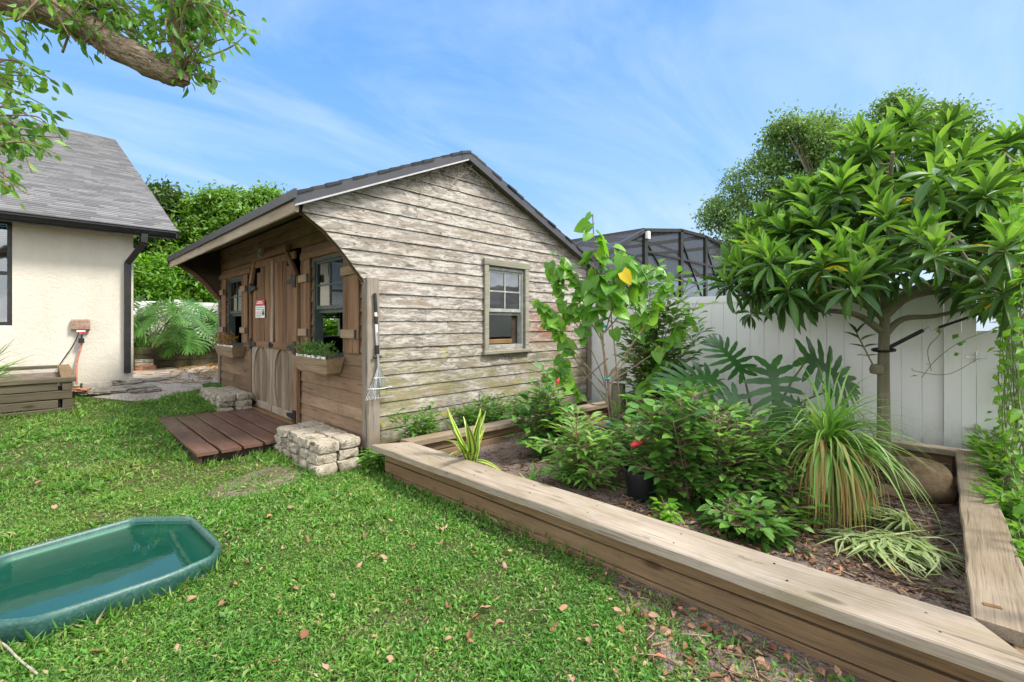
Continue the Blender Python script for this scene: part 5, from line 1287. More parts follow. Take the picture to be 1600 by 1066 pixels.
for k_, (ang, L, z0, z1) in enumerate(((2.36, 1.35, 1.36, 1.72), (2.7, 1.3, 1.48, 1.95), (1.9, 1.2, 1.5, 1.9), (-.75, .95, 1.33, 1.62), (-.85, 1.2, 1.5, 1.95), (-1.5, 1.3, 1.55, 2.05), (3.5, 1.3, 1.6, 2.05), (4.2, 1.3, 1.55, 2.1), (.6, .8, 1.7, 2.2), (2.3, .8, 2.0, 2.7), (4.6, .9, 2.0, 2.7), (3.3, .8, 2.2, 2.8), (.1, .6, 2.2, 2.8))):
    e = LB * [1, 1, 0] + np.array([L * math.cos(ang), L * math.sin(ang), z1]); s_ = LB * [1, 1, 0] + np.array([0, 0, z0]); m_ = s_ * .45 + e * .55 + np.array([0, 0, .03 if k_ < 8 else -.05]); pth = bez([s_, s_ + (e - s_) * .2 + [0, 0, .1], m_, e], 5)
    lm.tube(pth, lin(.034, .013, len(pth)), 8); boughs.append(np.array(pth))
BA = np.concatenate([b[4:] for b in boughs])
for p in ros:
    d = np.linalg.norm(BA - p, axis=1); c = BA[np.argmin(d)]; lm.tube(bez([c, (c + p) / 2 + [0, 0, -.04], p], 4), lin(.011, .006, 9), 5)
lm.build('boughs', M['palebark'], lq, True)
def rosettes(centers, nl, Lr, elev, asp, mat, nm, par):
    P, D, U = [], [], []
    for c in centers:
        ax = nrm(np.array([(c[0] - LB[0]) * .35, (c[1] - LB[1]) * .35, 1]) + rng.normal(0, .15, 3)); t1 = nrm(np.cross(ax, [.3, 1, .2])); t2 = np.cross(ax, t1)
        n = rnd.randint(*nl); ph = rnd.uniform(0, 6)
        for i in range(n):
            a = ph + i * 2.4; el = R(elev[0]) + (R(elev[1]) - R(elev[0])) * (i / max(1, n - 1)) + rnd.gauss(0, .14); d = (t1 * math.cos(a) + t2 * math.sin(a)) * math.cos(el) + ax * math.sin(el)
            P.append(c + ax * .02 * i / n * 2); D.append(d); U.append(ax + d * -.2 + rng.normal(0, .12, 3))
    N = len(P); ln = rng.uniform(*Lr, N)
    return leaves(nm, T_OBL, P, D, U, ln, ln * asp, M[mat], par)
low_ = ros[:, 2] < 2.05
rosettes(ros[~low_], (16, 23), (.16, .29), (-45, 48), .20, 'lf_loquat', 'foliage', lq)
rosettes(ros[low_], (13, 18), (.16, .28), (-65, 30), .20, 'lf_loquat', 'lower_foliage', lq)
topmask = np.array([lz_top(math.hypot(*(p - LB)[:2])) - p[2] < .3 for p in ros])
rosettes(ros[topmask] + [0, 0, .03], (6, 10), (.17, .29), (32, 82), .20, 'lf_loquat_new', 'young_leaves', lq)
yl_ = rng.permutation(len(ros))[:26]; rosettes(ros[yl_], (1, 2), (.16, .26), (-60, 10), .26, 'yellow', 'yellowed_leaves', lq)
inn = LB * [1, 1, 0] + np.stack([rng.normal(0, .7, 46), rng.normal(0, .7, 46), rng.uniform(1.75, 2.6, 46)], 1)
inn = inn[vis(inn)[1] > 1200]
inn = inn[::3]
rosettes(inn, (8, 12), (.18, .28), (-60, 20), .28, 'lf_loquat', 'inner_foliage', lq)
sp_ = LB + np.array([-.06, .06, .93]); mb = MB(); tp = sp_ + np.array([-.1, .12, .32]); mb.tube(bez([sp_, (sp_ + tp) / 2, tp], 4), .007, 6); mb.build('sucker', M['palebark'], lq)
qs = [sp_ + (tp - sp_) * t for t in (.35, .35, .6, .6, .8, .85, 1, 1)]
leaves('sucker_leaves', T_LANCE, qs, [(.6, -.6, .2), (-.6, .6, .15), (.65, -.6, .3), (-.6, .6, .3), (.6, -.65, .5), (-.6, .6, .5), (.3, -.4, .8), (-.4, .3, .7)], [(0, 0, 1)] * 8, [.1, .11, .15, .15, .16, .17, .15, .14], .045, M['lf_loquat'], lq)
st = thing('tie_strap', 'black webbing strap with metal hook tying the loquat trunk back to the right', 'strap', tuple(LB + [0, 0, 1.1]))
a_, b_, c_, d_ = LB + np.array([-.03, -.02, 1.11]), np.array([3.21, -4.17, 1.385]), np.array([3.28, -4.27, 1.41]), np.array([3.6, -4.72, 1.62])
mb = MB(); mb.plank(a_, b_, .012, .034, jit=.001, ch=.003); mb.plank(c_, d_, .010, .022, jit=.001, ch=.003); mb.tube([LB + np.array([.083 * math.cos(t), .083 * math.sin(t), 1.10 + .01 * math.cos(t)]) for t in lin(0, 2 * PI, 15)], .012, 6); mb.build('webbing', M['strap'], st)
mb = MB(); mb.tube(bez([b_, b_ * .6 + c_ * .4 + [0, 0, .02], b_ * .4 + c_ * .6 + [0, 0, -.015], c_], 4), .006, 6); mb.build('hook', M['steel'], st)

# ------------------------------------------------------------------ beds: shrubs and saplings
def shrub(name, label, base, stems, mat, tmpl, size, asp, per, group=None, stem='twig', spread=.05, sr=.007, cat='shrub', droop=-.15, along=.35):
    """stems: list of end points; leaves sit along the outer part of each stem and its side twigs"""
    t = thing(name, label, cat, base, group); mb = MB(); P, D, U = [], [], []; b = np.array(base, float)
    for e in stems:
        e = np.array(e, float); m_ = (b + e) / 2 + rng.normal(0, .04, 3) + np.array([(e - b)[0] * -.12, (e - b)[1] * -.12, .03]); pth = np.array(bez([b + rng.normal(0, .015, 3) * [1, 1, 0], m_, e], 7)); mb.tube(pth, lin(sr, sr * .35, len(pth)), 5)
        per2 = int(per * 1.9)
        for i in range(per2):
            f = along + (1 - along) * (i + rnd.random()) / per2; c = pth[min(len(pth) - 1, int(f * (len(pth) - 1)))]; a = i * 2.4 + rnd.random(); ax = nrm(e - m_)
            o = np.array([math.cos(a), math.sin(a), .25]); o = nrm(o + ax * .3); r_ = rnd.random() * spread * 2.3
            P.append(c + o * r_); D.append(o + np.array([0, 0, droop]) + rng.normal(0, .2, 3)); U.append(np.array([0, 0, 1]) + o * .25 + rng.normal(0, .25, 3))
            if r_ > .03: mb.tube([c, c + o * r_], .0022, 4)
    mb.build('stems', M[stem], t)
    N = len(P); ln = rng.uniform(.65, 1.2, N) * size
    leaves('foliage', tmpl, P, D, U, ln, ln * asp, M[mat], t); return t
def dome(c, r, n, zlo=.2):
    d = rdir(n, zlo, 1); u = rng.uniform(.75, 1.0, n); return np.array(c) + d * np.array(r) * u[:, None]
# tall staked sapling with big heart leaves
SB = (1.93, -1.74, .1)
sap = thing('staked_sapling', 'thin tall sapling with big heart shaped leaves tied to a stake with teal tape', 'sapling', SB)
mb = MB(); P, D, U, S_ = [], [], [], []
main = bez([SB, at(955, 640, 4.9), at(945, 560, 4.9), at(932, 480, 4.95), at(930, 420, 4.95), at(926, 335, 5.0)], 6); mb.tube(main, lin(.016, .006, len(main)), 7)
main2 = bez([SB, at(968, 640, 4.85), at(962, 560, 4.9), at(955, 470, 4.9), at(975, 400, 4.9)], 6); mb.tube(main2, lin(.012, .005, len(main2)), 6)
side_b = [[(958, 645), (930, 560), (880, 470), (858, 410)], [(956, 640), (905, 570), (870, 520), (845, 480)], [(950, 610), (890, 540), (862, 490), (835, 470)], [(953, 600), (985, 545), (1000, 470), (990, 400)], [(945, 520), (915, 480), (895, 430), (870, 395)], [(958, 630), (920, 630), (885, 590), (880, 560)], [(960, 660), (1000, 620), (1020, 590), (1040, 560)], [(950, 560), (900, 600), (872, 580), (850, 590)], [(950, 590), (1000, 520), (1030, 470), (1050, 430)], [(945, 520), (970, 450), (1010, 420), (1035, 425)], [(950, 600), (1010, 560), (1050, 530), (1070, 500)], [(940, 480), (905, 440), (880, 420), (868, 450)], [(945, 540), (920, 500), (900, 480), (880, 500)], [(945, 520), (975, 480), (985, 430), (960, 385)]]
ends = []
for sb in side_b:
    pth = bez([at(x, y, 4.9 + .1 * i) for i, (x, y) in enumerate(sb)], 6); mb.tube(pth, lin(.008, .003, len(pth)), 5); ends.append(np.array(pth))
mb.build('stems', M['twig'], sap, True)
def heart(c, toward, size):
    P.append(c); D.append(np.array(toward, float)); U.append(-FW * .7 + np.array([0, 0, .85]) + rng.normal(0, .6, 3)); D[-1] = D[-1] + rng.normal(0, .35, 3); S_.append(size)
for f in lin(.56, 1, 40): c = np.array(main[int(f * (len(main) - 1))]); a = rnd.uniform(0, 6.3); heart(c + RT * math.cos(a) * .05, RT * math.cos(a) * .9 + FW * -.3 * abs(math.sin(a)) + [0, 0, -.75], rnd.uniform(.12, .215))
for f in lin(.66, 1, 22): c = np.array(main2[int(f * (len(main2) - 1))]); a = rnd.uniform(0, 6.3); heart(c + RT * math.cos(a) * .06, RT * math.cos(a) * .9 + FW * -.3 + [0, 0, -.7], rnd.uniform(.12, .21))
for e in ends:
    for f in lin(.45, 1, 20): c = e[int(f * (len(e) - 1))]; a = rnd.uniform(0, 6.3); heart(c, RT * math.cos(a) * .9 + FW * -.3 + [0, 0, -.6], rnd.uniform(.09, .17))
S_ = np.array(S_); leaves('foliage', T_HEART, P, D, U, S_, S_ * .95, M['lf_hib'], sap)
yl = at(972, 425, 4.75); leaves('yellowed_leaf', T_HEART, [yl], [RT * .6 + np.array([0, 0, -.7])], [-FW + np.array([0, 0, .3])], .17, .15, M['yellow'], sap)
for px, py, Y in ((949, 592, 4.88), (952, 662, 4.86), (945, 510, 4.9)):
    c = at(px, py, Y); mb = MB(); mb.tube([c + np.array([.026 * math.cos(t), .026 * math.sin(t), rnd.uniform(-.006, .006)]) for t in lin(0, 2 * PI, 9)], .012, 6); mb.build('tie', M['tie'], sap)
sk = thing('plant_stake', 'thin pale stake standing against the stem of the tall sapling', 'stake', (1.95, -1.72, .1))
mb = MB(); mb.tube([at(958, 700, 4.83), at(945, 590, 4.9), at(941, 500, 4.93)], .007, 6); mb.build('cane', M['post'], sk)
# citrus
CB = tuple(at(1010, 690, 5.55) * [1, 1, 0] + [0, 0, .1])
stems = [at(px, py, 5.5 + rnd.uniform(-.35, .35)) for px, py in ((1000, 430), (1020, 410), (1050, 420), (1075, 440), (1090, 470), (1100, 510), (1060, 480), (1030, 480), (1000, 500), (985, 540), (1040, 530), (1075, 545), (1010, 570), (1050, 590), (975, 470), (1085, 570), (1020, 540), (1045, 455), (1065, 510), (990, 450), (1030, 600), (1065, 620), (1000, 600), (1095, 600), (1040, 640))]
shrub('citrus_sapling', 'young citrus tree with pointed green leaves before the white fence', CB, stems, 'lf_citrus', T_LANCE, .135, .44, 34, spread=.10, sr=.008, cat='sapling', along=.45)
mb = MB(); mb.tube(bez([CB, at(1012, 640, 5.5), at(1016, 560, 5.5)], 5), .02, 7); mb.build('trunk', M['twig'], bpy.data.objects['citrus_sapling'])
# hibiscus near the wall
def bud(px, py, Y, par, s=1.0):
    c = at(px, py, Y); mb = MB(); ax = nrm(RT * rnd.uniform(.2, .8) + np.array([0, 0, rnd.uniform(.2, .8)])); mb.tube([c + ax * t * s for t in (-.035, -.02, .0, .025, .045)], [.004 * s, .012 * s, .017 * s, .015 * s, .004 * s], 8); mb.build('bud', M['flower'], par, True)
h1 = shrub('hibiscus_shrub', 'dark hibiscus shrub with rounded leaves and small red bud close to the shed wall', (1.45, -1.26, .1), [at(px, py, 4.6 + rnd.uniform(-.25, .25)) for px, py in ((848, 570), (838, 610), (872, 598), (820, 630), (800, 650), (810, 690), (860, 640), (890, 640), (895, 680), (840, 670), (870, 690), (830, 700), (880, 715), (850, 720), (905, 660), (845, 600), (815, 665))], 'lf_shrub', T_OV, .115, .62, 22, spread=.06, sr=.009)
bud(871, 597, 4.55, h1)
h2 = shrub('light_shrub', 'light green narrow leafed bush with a pink bud just inside the front cap', (.78, -2.2, .1), [at(px, py, 3.75 + rnd.uniform(-.25, .2)) for px, py in ((880, 665), (900, 650), (925, 660), (860, 690), (870, 720), (900, 700), (925, 690), (945, 710), (880, 745), (905, 740), (935, 735), (955, 725), (890, 770), (920, 765), (950, 755), (915, 780), (865, 740))], 'lf_light', T_LANCE, .10, .34, 34, spread=.07, sr=.006)
bud(898, 682, 3.7, h2)
# potted plant
pt = thing('nursery_pot', 'black plastic nursery pot standing in the planter behind the front cap', 'plant pot', (.82, -2.66, .09))
pc = np.array([.86, -2.64, .07]); mb = MB(); mb.lathe([(0, .01), (.10, .0), (.125, .22), (.138, .225), (.14, .255), (.13, .258), (.125, .22), (.118, .20), (0, .20)], tuple(pc), 28); mb.build('body', M['pot'], pt, True)
mb = MB(); mb.lathe([(0, .215), (.122, .212)], tuple(pc), 20); mb.build('potting_soil', M['soil'], pt)
pp = shrub('potted_hibiscus', 'small hibiscus with one pink red flower growing in the black nursery pot', tuple(pc + [0, 0, .2]), [pc + [x, y, z] for x, y, z in ((.05, .0, .5), (-.1, .05, .4), (.12, -.08, .42), (-.03, -.12, .35), (.02, .1, .55), (-.14, -.05, .3), (.17, .03, .33))], 'lf_citrus', T_OV, .075, .5, 16, spread=.04, sr=.005)
f0 = at(995, 692, 3.35); mb = MB(); ax = nrm(RT * .9 + np.array([0, 0, .5])); mb.tube([f0 + ax * t for t in (-.05, -.03, -.01, .02, .05, .062)], [.006, .016, .022, .026, .022, .006], 9); mb.build('flower', M['flower'], pp, True)
# bushes in the middle of the planter
def pxs(lst, Y, j=.25): return [at(px, py, Y + rnd.uniform(-j, j)) for px, py in lst]
shrub('hibiscus_shrub', 'deep green hibiscus bush with broad toothed leaves right of the black pot', (.95, -2.98, .1), pxs([(1010, 640), (1030, 625), (1050, 650), (1075, 640), (1000, 680), (1030, 690), (1060, 690), (1090, 680), (1010, 730), (1040, 740), (1070, 740), (1100, 730), (1030, 780), (1060, 790), (1090, 780), (1110, 760), (1000, 660), (1085, 610), (1060, 610), (1120, 700), (1070, 830), (1040, 815), (1105, 810)], 3.45), 'lf_shrub', T_OV, .105, .62, 30, spread=.075, sr=.008)
shrub('hibiscus_shrub', 'bright upper hibiscus stems with large leaves behind the variegated bush', (1.35, -2.75, .1), pxs([(1000, 620), (1015, 640), (1040, 600), (1055, 625), (1080, 600), (1090, 640), (1120, 650), (1030, 660)], 3.9), 'lf_hib', T_OV, .12, .6, 22, spread=.075, sr=.007, along=.4)
shrub('variegated_bush', 'dense pale green variegated bush filling the middle of the planter', (1.2, -3.3, .1), pxs([(1110, 640), (1130, 630), (1150, 650), (1170, 640), (1190, 670), (1210, 690), (1120, 680), (1145, 690), (1170, 700), (1195, 710), (1220, 720), (1235, 745), (1120, 720), (1150, 735), (1180, 740), (1210, 755), (1130, 770), (1160, 780), (1190, 790), (1220, 790), (1090, 650), (1100, 700), (1240, 700), (1230, 770)], 3.45, .35), 'lf_light', T_LANCE, .085, .46, 52, spread=.075, sr=.006, along=.3)
shrub('dark_bush', 'low dark leafed bush sprawling over the leaf litter beside the hanging dry leaves', (.78, -3.45, .1), pxs([(1120, 800), (1150, 820), (1180, 830), (1210, 830), (1235, 820), (1140, 850), (1175, 860), (1205, 865), (1235, 850), (1110, 840), (1160, 790), (1200, 800), (1245, 790), (1190, 845)], 3.0, .2), 'lf_shrub', T_OV, .085, .5, 28, spread=.075, sr=.006, along=.2)
shrub('seedling', 'small bright green seedling at the inner edge of the front cap', (.5, -2.93, .1), pxs([(1035, 800), (1050, 790), (1060, 810), (1040, 820), (1055, 830)], 3.05, .08), 'lf_hib', T_OV, .075, .6, 8, spread=.03, sr=.004, cat='plant')
shrub('light_shrub', 'light narrow leafed bush between the black pot and the teal tied stake', (1.35, -2.2, .1), pxs([(960, 700), (985, 680), (1000, 700), (1010, 660), (975, 660), (1020, 690), (990, 720), (950, 690), (1025, 720)], 4.2, .2), 'lf_light', T_LANCE, .11, .34, 22, spread=.07, sr=.006)
shrub('variegated_bush', 'pale bush right of the large variegated one, touching the ponytail palm', (1.15, -3.62, .1), pxs([(1215, 680), (1235, 700), (1250, 690), (1225, 730), (1245, 740), (1210, 760), (1240, 780), (1225, 800), (1200, 790), (1255, 720)], 3.3, .2), 'lf_light', T_LANCE, .085, .46, 36, spread=.075, sr=.006, along=.3)
# large cut-leaf philodendron by the fence
def philo(name, label, base, items, mat, scale, group=None, stem='stem', w=.018):
    t = thing(name, label, 'plant', base, group); mb = MB(); P, D, U, L = [], [], [], []
    for tip, d, u, l in items:
        tip = np.array(tip, float); b = np.array(base, float) + rng.normal(0, .06, 3) * [1, 1, 0]; m_ = b * .5 + tip * .5 + np.array([0, 0, .12]); pth = bez([b, m_, tip], 6); mb.tube(pth, lin(w, w * .45, len(pth)), 6)
        P.append(tip); D.append(d); U.append(u); L.append(l)
    mb.build('stalks', M[stem], t, True); L = np.array(L)
    leaves('foliage', CUTN if mat == 'lf_philo_far' else CUT, P, D, U, L, L, M[mat], t); return t
PBs = tuple(at(1195, 690, 4.75) * [1, 1, 0] + [0, 0, .12])
it = [(at(1205, 575, 4.6), RT * .05 + np.array([0, 0, -.95]) - FW * .35, -FW * .9 + np.array([0, 0, .45]), .62),
      (at(1115, 592, 4.7), -RT * .8 + np.array([0, 0, .05]) - FW * .2, np.array([0, 0, .7]) - FW * .75, .58),
      (at(1262, 560, 4.7), RT * .85 + np.array([0, 0, -.42]), np.array([0, 0, .55]) - FW * .9, .72),
      (at(1160, 580, 4.9), -RT * .3 + np.array([0, 0, .55]) + FW * .3, -FW * .9 + np.array([0, 0, .5]), .5),
      (at(1150, 620, 4.5), -RT * .6 + np.array([0, 0, -.7]), np.array([0, 0, .6]) - FW * .7, .46),
      (at(1240, 640, 4.6), RT * .5 + np.array([0, 0, -.6]), np.array([0, 0, .6]) - FW * .7, .5),
      (at(1295, 610, 4.7), RT * .8 + np.array([0, 0, -.6]), np.array([0, 0, .7]) - FW * .5, .45),
      (at(1085, 640, 4.8), -RT * .5 + np.array([0, 0, -.6]), np.array([0, 0, .7]) - FW * .5, .42)]
philo('philodendron', 'dark philodendron with huge deeply cut leaves against the white fence', PBs, it, 'lf_philo', 1)
for gi, (bx_, by_, n, lab) in enumerate(((-.5, 9.75, 24, 'left clump of big cut leaves in the planter behind the path'), (.35, 9.85, 32, 'tall middle clump of cut leaves beside the shed back corner'), (1.15, 9.75, 20, 'clump of cut leaves partly hidden behind the shed corner'))):
    it = []
    for i in range(n):
        a = rnd.uniform(0, 2 * PI); el = rnd.uniform(.25, 1.25); L = rnd.uniform(.6, 1.7); d = np.array([math.cos(a) * math.cos(el), math.sin(a) * math.cos(el), math.sin(el)]); tip = np.array([bx_, by_, .8]) + d * L
        if tip[1] > 10.45: tip[1] = 10.45 - rnd.random() * .2
        it.append((tip, d * [1, 1, 0] * 1.1 + np.array([0, -.25, rnd.uniform(-.9, -.1)]), np.array([0, 0, .8]) + d * .3 - FW * .5, rnd.uniform(.5, .85)))
    philo('cut_leaf_plant', lab, (bx_, by_, .8), it, 'lf_philo_far', 1, 'cut leaf plants behind the path', w=.016)
gp = thing('strap_leaf_plant', 'upright strap leafed clump behind the path next to the downspout', 'plant', (-.85, 9.6, .8))
ribbons('leaves', arcs((-.85, 9.6, .8), 70, (.4, .75), (.9, 1.5), (.3, 1.3), spread=.14), rng.uniform(.012, .02, 70), M['lf_citrus'], gp)
gp = thing('strap_leaf_plant', 'stiff grey green strap leaves over the mossy planter by the house', 'plant', (-2.98, 5.3, .6))
ribbons('leaves', arcs((-2.98, 5.25, .66), 60, (.45, .75), (.1, 1.3), (.2, .9), spread=.05), rng.uniform(.022, .034, 60), M['lf_citrus'], gp, .3)
gp = thing('strap_leaf_plant', 'low bright arching strap leaves near the planter corner behind the sapling', 'plant', (2.9, -1.15, .1))
ribbons('leaves', np.concatenate([arcs(at(985, 655, 5.4), 22, (.3, .55), (.5, 1.4), (1.0, 2.4), spread=.03), arcs(at(960, 650, 5.3), 8, (.35, .5), (.9, 1.3), (1.5, 2.6), spread=.03)]), rng.uniform(.014, .022, 30), M['lf_light'], gp, .3)
# ponytail palm
PC = at(1292, 700, 3.12)
pn = thing('ponytail_palm', 'ponytail palm with a fountain of long green leaves and a skirt of dry brown ones', 'palm', (PC[0], PC[1], .1))
mb = MB(); mb.tube(bez([(PC[0], PC[1], .05), (PC[0], PC[1], .3), PC], 5), lin(.10, .045, 11), 10); mb.build('trunk', M['palebark'], pn, True)
ribbons('leaves', np.concatenate([arcs(PC, 120, (.34, .62), (.2, 1.5), (1.6, 3.2), 12, spread=.02), arcs(PC, 110, (.5, .8), (.35, 1.4), (1.7, 2.9), 12, az=(-2.4, .9), spread=.02)]), rng.uniform(.007, .0125, 230), M['lf_pony'], pn, .35)
ribbons('hanging_leaves', arcs(PC - [0, 0, .03], 60, (.40, .60), (-.2, .6), (4.0, 7.0), 11, spread=.03), rng.uniform(.007, .012, 60), M['lf_pony'], pn, .3)
ribbons('dry_skirt', arcs(PC - [0, 0, .01], 190, (.46, .68), (-.3, .65), (4.5, 8.5), 12, az=(1.9, 5.4), spread=.035), rng.uniform(.005, .012, 190), M['lf_straw'], pn, .2)
gp = thing('strap_leaf_plant', 'small dark strap leafed offset at the foot of the ponytail palm', 'plant', tuple(at(1330, 880, 2.75) * [1, 1, 0] + [0, 0, .1]))
ribbons('leaves', np.concatenate([arcs(at(1320, 885, 2.8), 40, (.18, .34), (.5, 1.4), (.8, 2.2), spread=.03), arcs(at(1350, 890, 2.75), 12, (.2, .3), (.5, 1.3), (1, 2.4), spread=.03), arcs(at(1415, 935, 2.45), 9, (.15, .24), (.2, .9), (.6, 1.6), spread=.03)]), rng.uniform(.006, .011, 61), M['lf_pony'], gp, .3)
# variegated dracaena
dc = thing('striped_dracaena', 'yellow and green striped strap leafed plant behind the front cap corner', 'plant', (.66, -1.02, .1))
c = at(735, 722, 3.95); P1 = arcs(c, 11, (.34, .58), (.8, 1.4), (.1, .8), 9, spread=.03); P2 = arcs(c, 7, (.3, .42), (.2, .8), (.8, 1.8), 9, spread=.03)
ribbons('leaves', np.concatenate([P1, P2]), rng.uniform(.034, .05, 18), M['drac'], dc, .35)
c = at(832, 752, 3.6); d2 = thing('striped_dracaena', 'tiny striped seedling beside the front cap left of the pink budded bush', 'plant', tuple(c * [1, 1, 0] + [0, 0, .1]))
ribbons('leaves', arcs(c - [0, 0, .02], 9, (.12, .2), (.4, 1.4), (.3, 1.2), 7, spread=.015), rng.uniform(.013, .02, 9), M['lf_light'], d2, .35)
# weeds along the wall
for i, (x, lab) in enumerate(((.42, 'leafy weed clump nearest the shed front corner along the wall'), (1.15, 'thin weed behind the striped dracaena along the shed wall'), (1.6, 'weed clump below the left side of the shed window'), (2.05, 'tall weed clump under the shed window'), (2.5, 'weed clump behind the hibiscus along the shed wall'))):
    b = np.array([x, -.30, .0]); shrub('wall_weed', lab, tuple(b), [b + [rnd.uniform(-.28, .28), rnd.uniform(-.08, .14), rnd.uniform(.30, .52)] for _ in range(11)], 'lf_weed', T_LANCE, .10, .36, 12, 'weeds along the shed wall', 'stem', .05, .005, 'weed')
b = np.array([-.10, -.33, .0]); shrub('wall_weed', 'dark green weed in the gap between stone blocks and planter corner', tuple(b), [b + [rnd.uniform(-.12, .1), rnd.uniform(-.16, .14), rnd.uniform(.05, .22)] for _ in range(14)], 'lf_weed', T_OV, .065, .55, 12, 'weeds along the shed wall', 'stem', .04, .004, 'weed', along=.1)
# rocks, stump, litter in the planter
boulder('rock', (2.52, -4.17, .19), (.50, .34, .30), .3, M['rock'], 'big brown rock in the back right corner of the planter', 'rock', 'rocks in the planter')
boulder('rock', (2.92, -4.02, .17), (.2, .17, .17), .8, M['rock'], 'small brown rock left of the big one in the planter', 'rock', 'rocks in the planter')
boulder('rock', (2.25, -4.0, .12), (.15, .12, .09), .2, M['rock'], 'small stone half buried in front of the big brown rock', 'rock', 'rocks in the planter')
sc_ = at(966, 600, 5.75); sp = thing('stump', 'short dark stump standing at the back corner behind the sapling', 'stump', tuple(sc_ * [1, 1, 0] + [0, 0, .1]))
mb = MB(); mb.tube([sc_ * [1, 1, 0] + [0, 0, .05], sc_ * [1, 1, 0] + [0, 0, .4], sc_ * [1, 1, 0] + [0, 0, sc_[2]]], [.11, .10, .085], 11); mb.build('trunk', M['bark'], sp, True)
boulder('pale_stone', tuple(at(966, 586, 5.75) + [0, 0, .01]), (.22, .18, .15), .4, M['pale_rock'], 'pale rounded stone resting on the dark stump', 'stone', None)
tpv = at(1012, 657, 5.6); tp_ = thing('plant_pot', 'dull teal plant pot half hidden behind the citrus stem', 'plant pot', tuple(tpv * [1, 1, 0] + [0, 0, .09])); mb = MB(); mb.lathe([(0, .0), (.09, .0), (.12, .2), (.13, .2), (.13, .225), (.11, .225), (.1, .17), (0, .17)], tuple(tpv * [1, 1, 0] + [.1, -.15, .09]), 20); mb.build('body', M['tealpot'], tp_, True)
# heap of wilted cut leaves
hp = thing('cut_leaf_heap', 'heap of wilted pale green cut strap leaves on the planter soil', 'garden waste', (1.1, -4.1, .1))
A0, A1 = at(1360, 815, 3.0) * [1, 1, 0] + [0, 0, .2], at(1425, 855, 2.9) * [1, 1, 0] + [0, 0, .12]
Pp = []
for i in range(120):
    s0 = A0 + rng.normal(0, .085, 3) * [1, 1, .5]; s1 = A1 + rng.normal(0, .035, 3) * [1, 1, .3]; s0[2] = rnd.uniform(.12, .24); s1[2] = rnd.uniform(.1, .15); mid = (s0 + s1) / 2 + [0, 0, rnd.uniform(.0, .07)]; Pp.append(np.array(bez([s0, mid, s1], 4)))
for i in range(140):
    c0 = at(rnd.uniform(1350, 1430), rnd.uniform(850, 905), 2.75) * [1, 1, 0]; a = rnd.gauss(-2.9, 1.1); L = rnd.uniform(.15, .42); e = c0 + np.array([math.cos(a), math.sin(a), 0]) * L; Pp.append(np.array(bez([c0 + [0, 0, rnd.uniform(.11, .17)], (c0 + e) / 2 + rng.normal(0, .06, 3) * [1, 1, 0] + [0, 0, rnd.uniform(.12, .17)], e + [0, 0, rnd.uniform(.1, .13)]], 4)))
for i in range(26):
    s0 = at(1425, 900, 2.6) * [1, 1, 0] + rng.normal(0, .03, 3) * [1, 1, 0] + [0, 0, .13]; s1 = at(1460, 938, 2.45) * [1, 1, 0] + rng.normal(0, .02, 3) * [1, 1, 0] + [0, 0, .12]; Pp.append(np.array(bez([s0, (s0 + s1) / 2 + [0, 0, .04], s1], 4)))
ribbons('leaves', np.array(Pp), rng.uniform(.005, .011, len(Pp)), M['lf_cut'], hp, .3, 3.0)

bp = shrub('broad_leaf_plant', 'tall broad leafed green plant behind the shed, seen through its windows', (2.75, 7.1, .3), [np.array([2.75, 7.1, .3]) + [rnd.uniform(-.9, .8), rnd.uniform(-.4, .5), rnd.uniform(.5, 1.9)] for _ in range(34)], 'lf_vine', T_LANCE, .38, .3, 7, spread=.08, sr=.012, cat='plant', along=.4)

# ------------------------------------------------------------------ climbing vine, weeds by the chain link
vn = thing('climbing_vine', 'bright green small leafed vine climbing the chain link fence at the right edge', 'vine', (2.2, -4.70, 0))
def inpoly(x, y, P):
    c = np.zeros(x.shape, bool); j = len(P) - 1
    for i in range(len(P)):
        xi, yi, xj, yj = P[i][0], P[i][1], P[j][0], P[j][1]
        c ^= ((yi > y) != (yj > y)) & (x < (xj - xi) * (y - yi) / ((yj - yi) if yj != yi else 1e-9) + xi); j = i
    return c
mb = MB(); VP = []
for i in range(34):
    x = rnd.uniform(.5, 3.9); p = [(x, -4.71, rnd.uniform(0, .6))]
    for j in range(rnd.randint(5, 9)): q = p[-1]; p.append((q[0] + rnd.gauss(.03, .16), -4.70 + rnd.uniform(-.03, .05), min(2.25, q[2] + rnd.uniform(.08, .34))))
    pth = bez(p, 4); mb.tube(pth, .0035, 4); VP += [np.array(q) for q in pth]
for px0, py0, px1, py1, Y in ((1600, 340, 1470, 300, 3.8), (1600, 395, 1465, 415, 3.6), (1600, 450, 1500, 440, 3.5), (1600, 480, 1510, 455, 3.5), (1590, 420, 1540, 470, 3.4), (1600, 300, 1530, 330, 3.6)):
    a = at(px0 + 40, py0, Y - .1); b = at(px1, py1, Y); pth = bez([a, (a * 2 + b) / 3 + [0, 0, .06], (a + 2 * b) / 3 + [0, 0, -.04], b, b + [-.02, .03, .05]], 6); mb.tube(pth, .004, 5); VP += [np.array(q) for q in pth]
for pts in (((1600, 500), (1510, 530), (1465, 560), (1440, 590)), ((1500, 470), (1470, 520), (1450, 545), (1455, 580)), ((1530, 560), (1480, 585), (1430, 580), (1425, 575))):
    pth = bez([at(x, y, 4.3) for x, y in pts], 6); mb.tube(pth, .0028, 4)
    if pts[0][0] != 1530: VP += [np.array(q) for q in pth[::2]]
mb.build('stems', M['stem'], vn)
VP = np.array(VP); idx = rng.integers(0, len(VP), 1250); keep = rng.random(1250) < np.where(VP[idx][:, 2] > 1.2, .95, .42); c = VP[idx][keep] + rng.normal(0, .045, (keep.sum(), 3)) * [1, .6, 1]
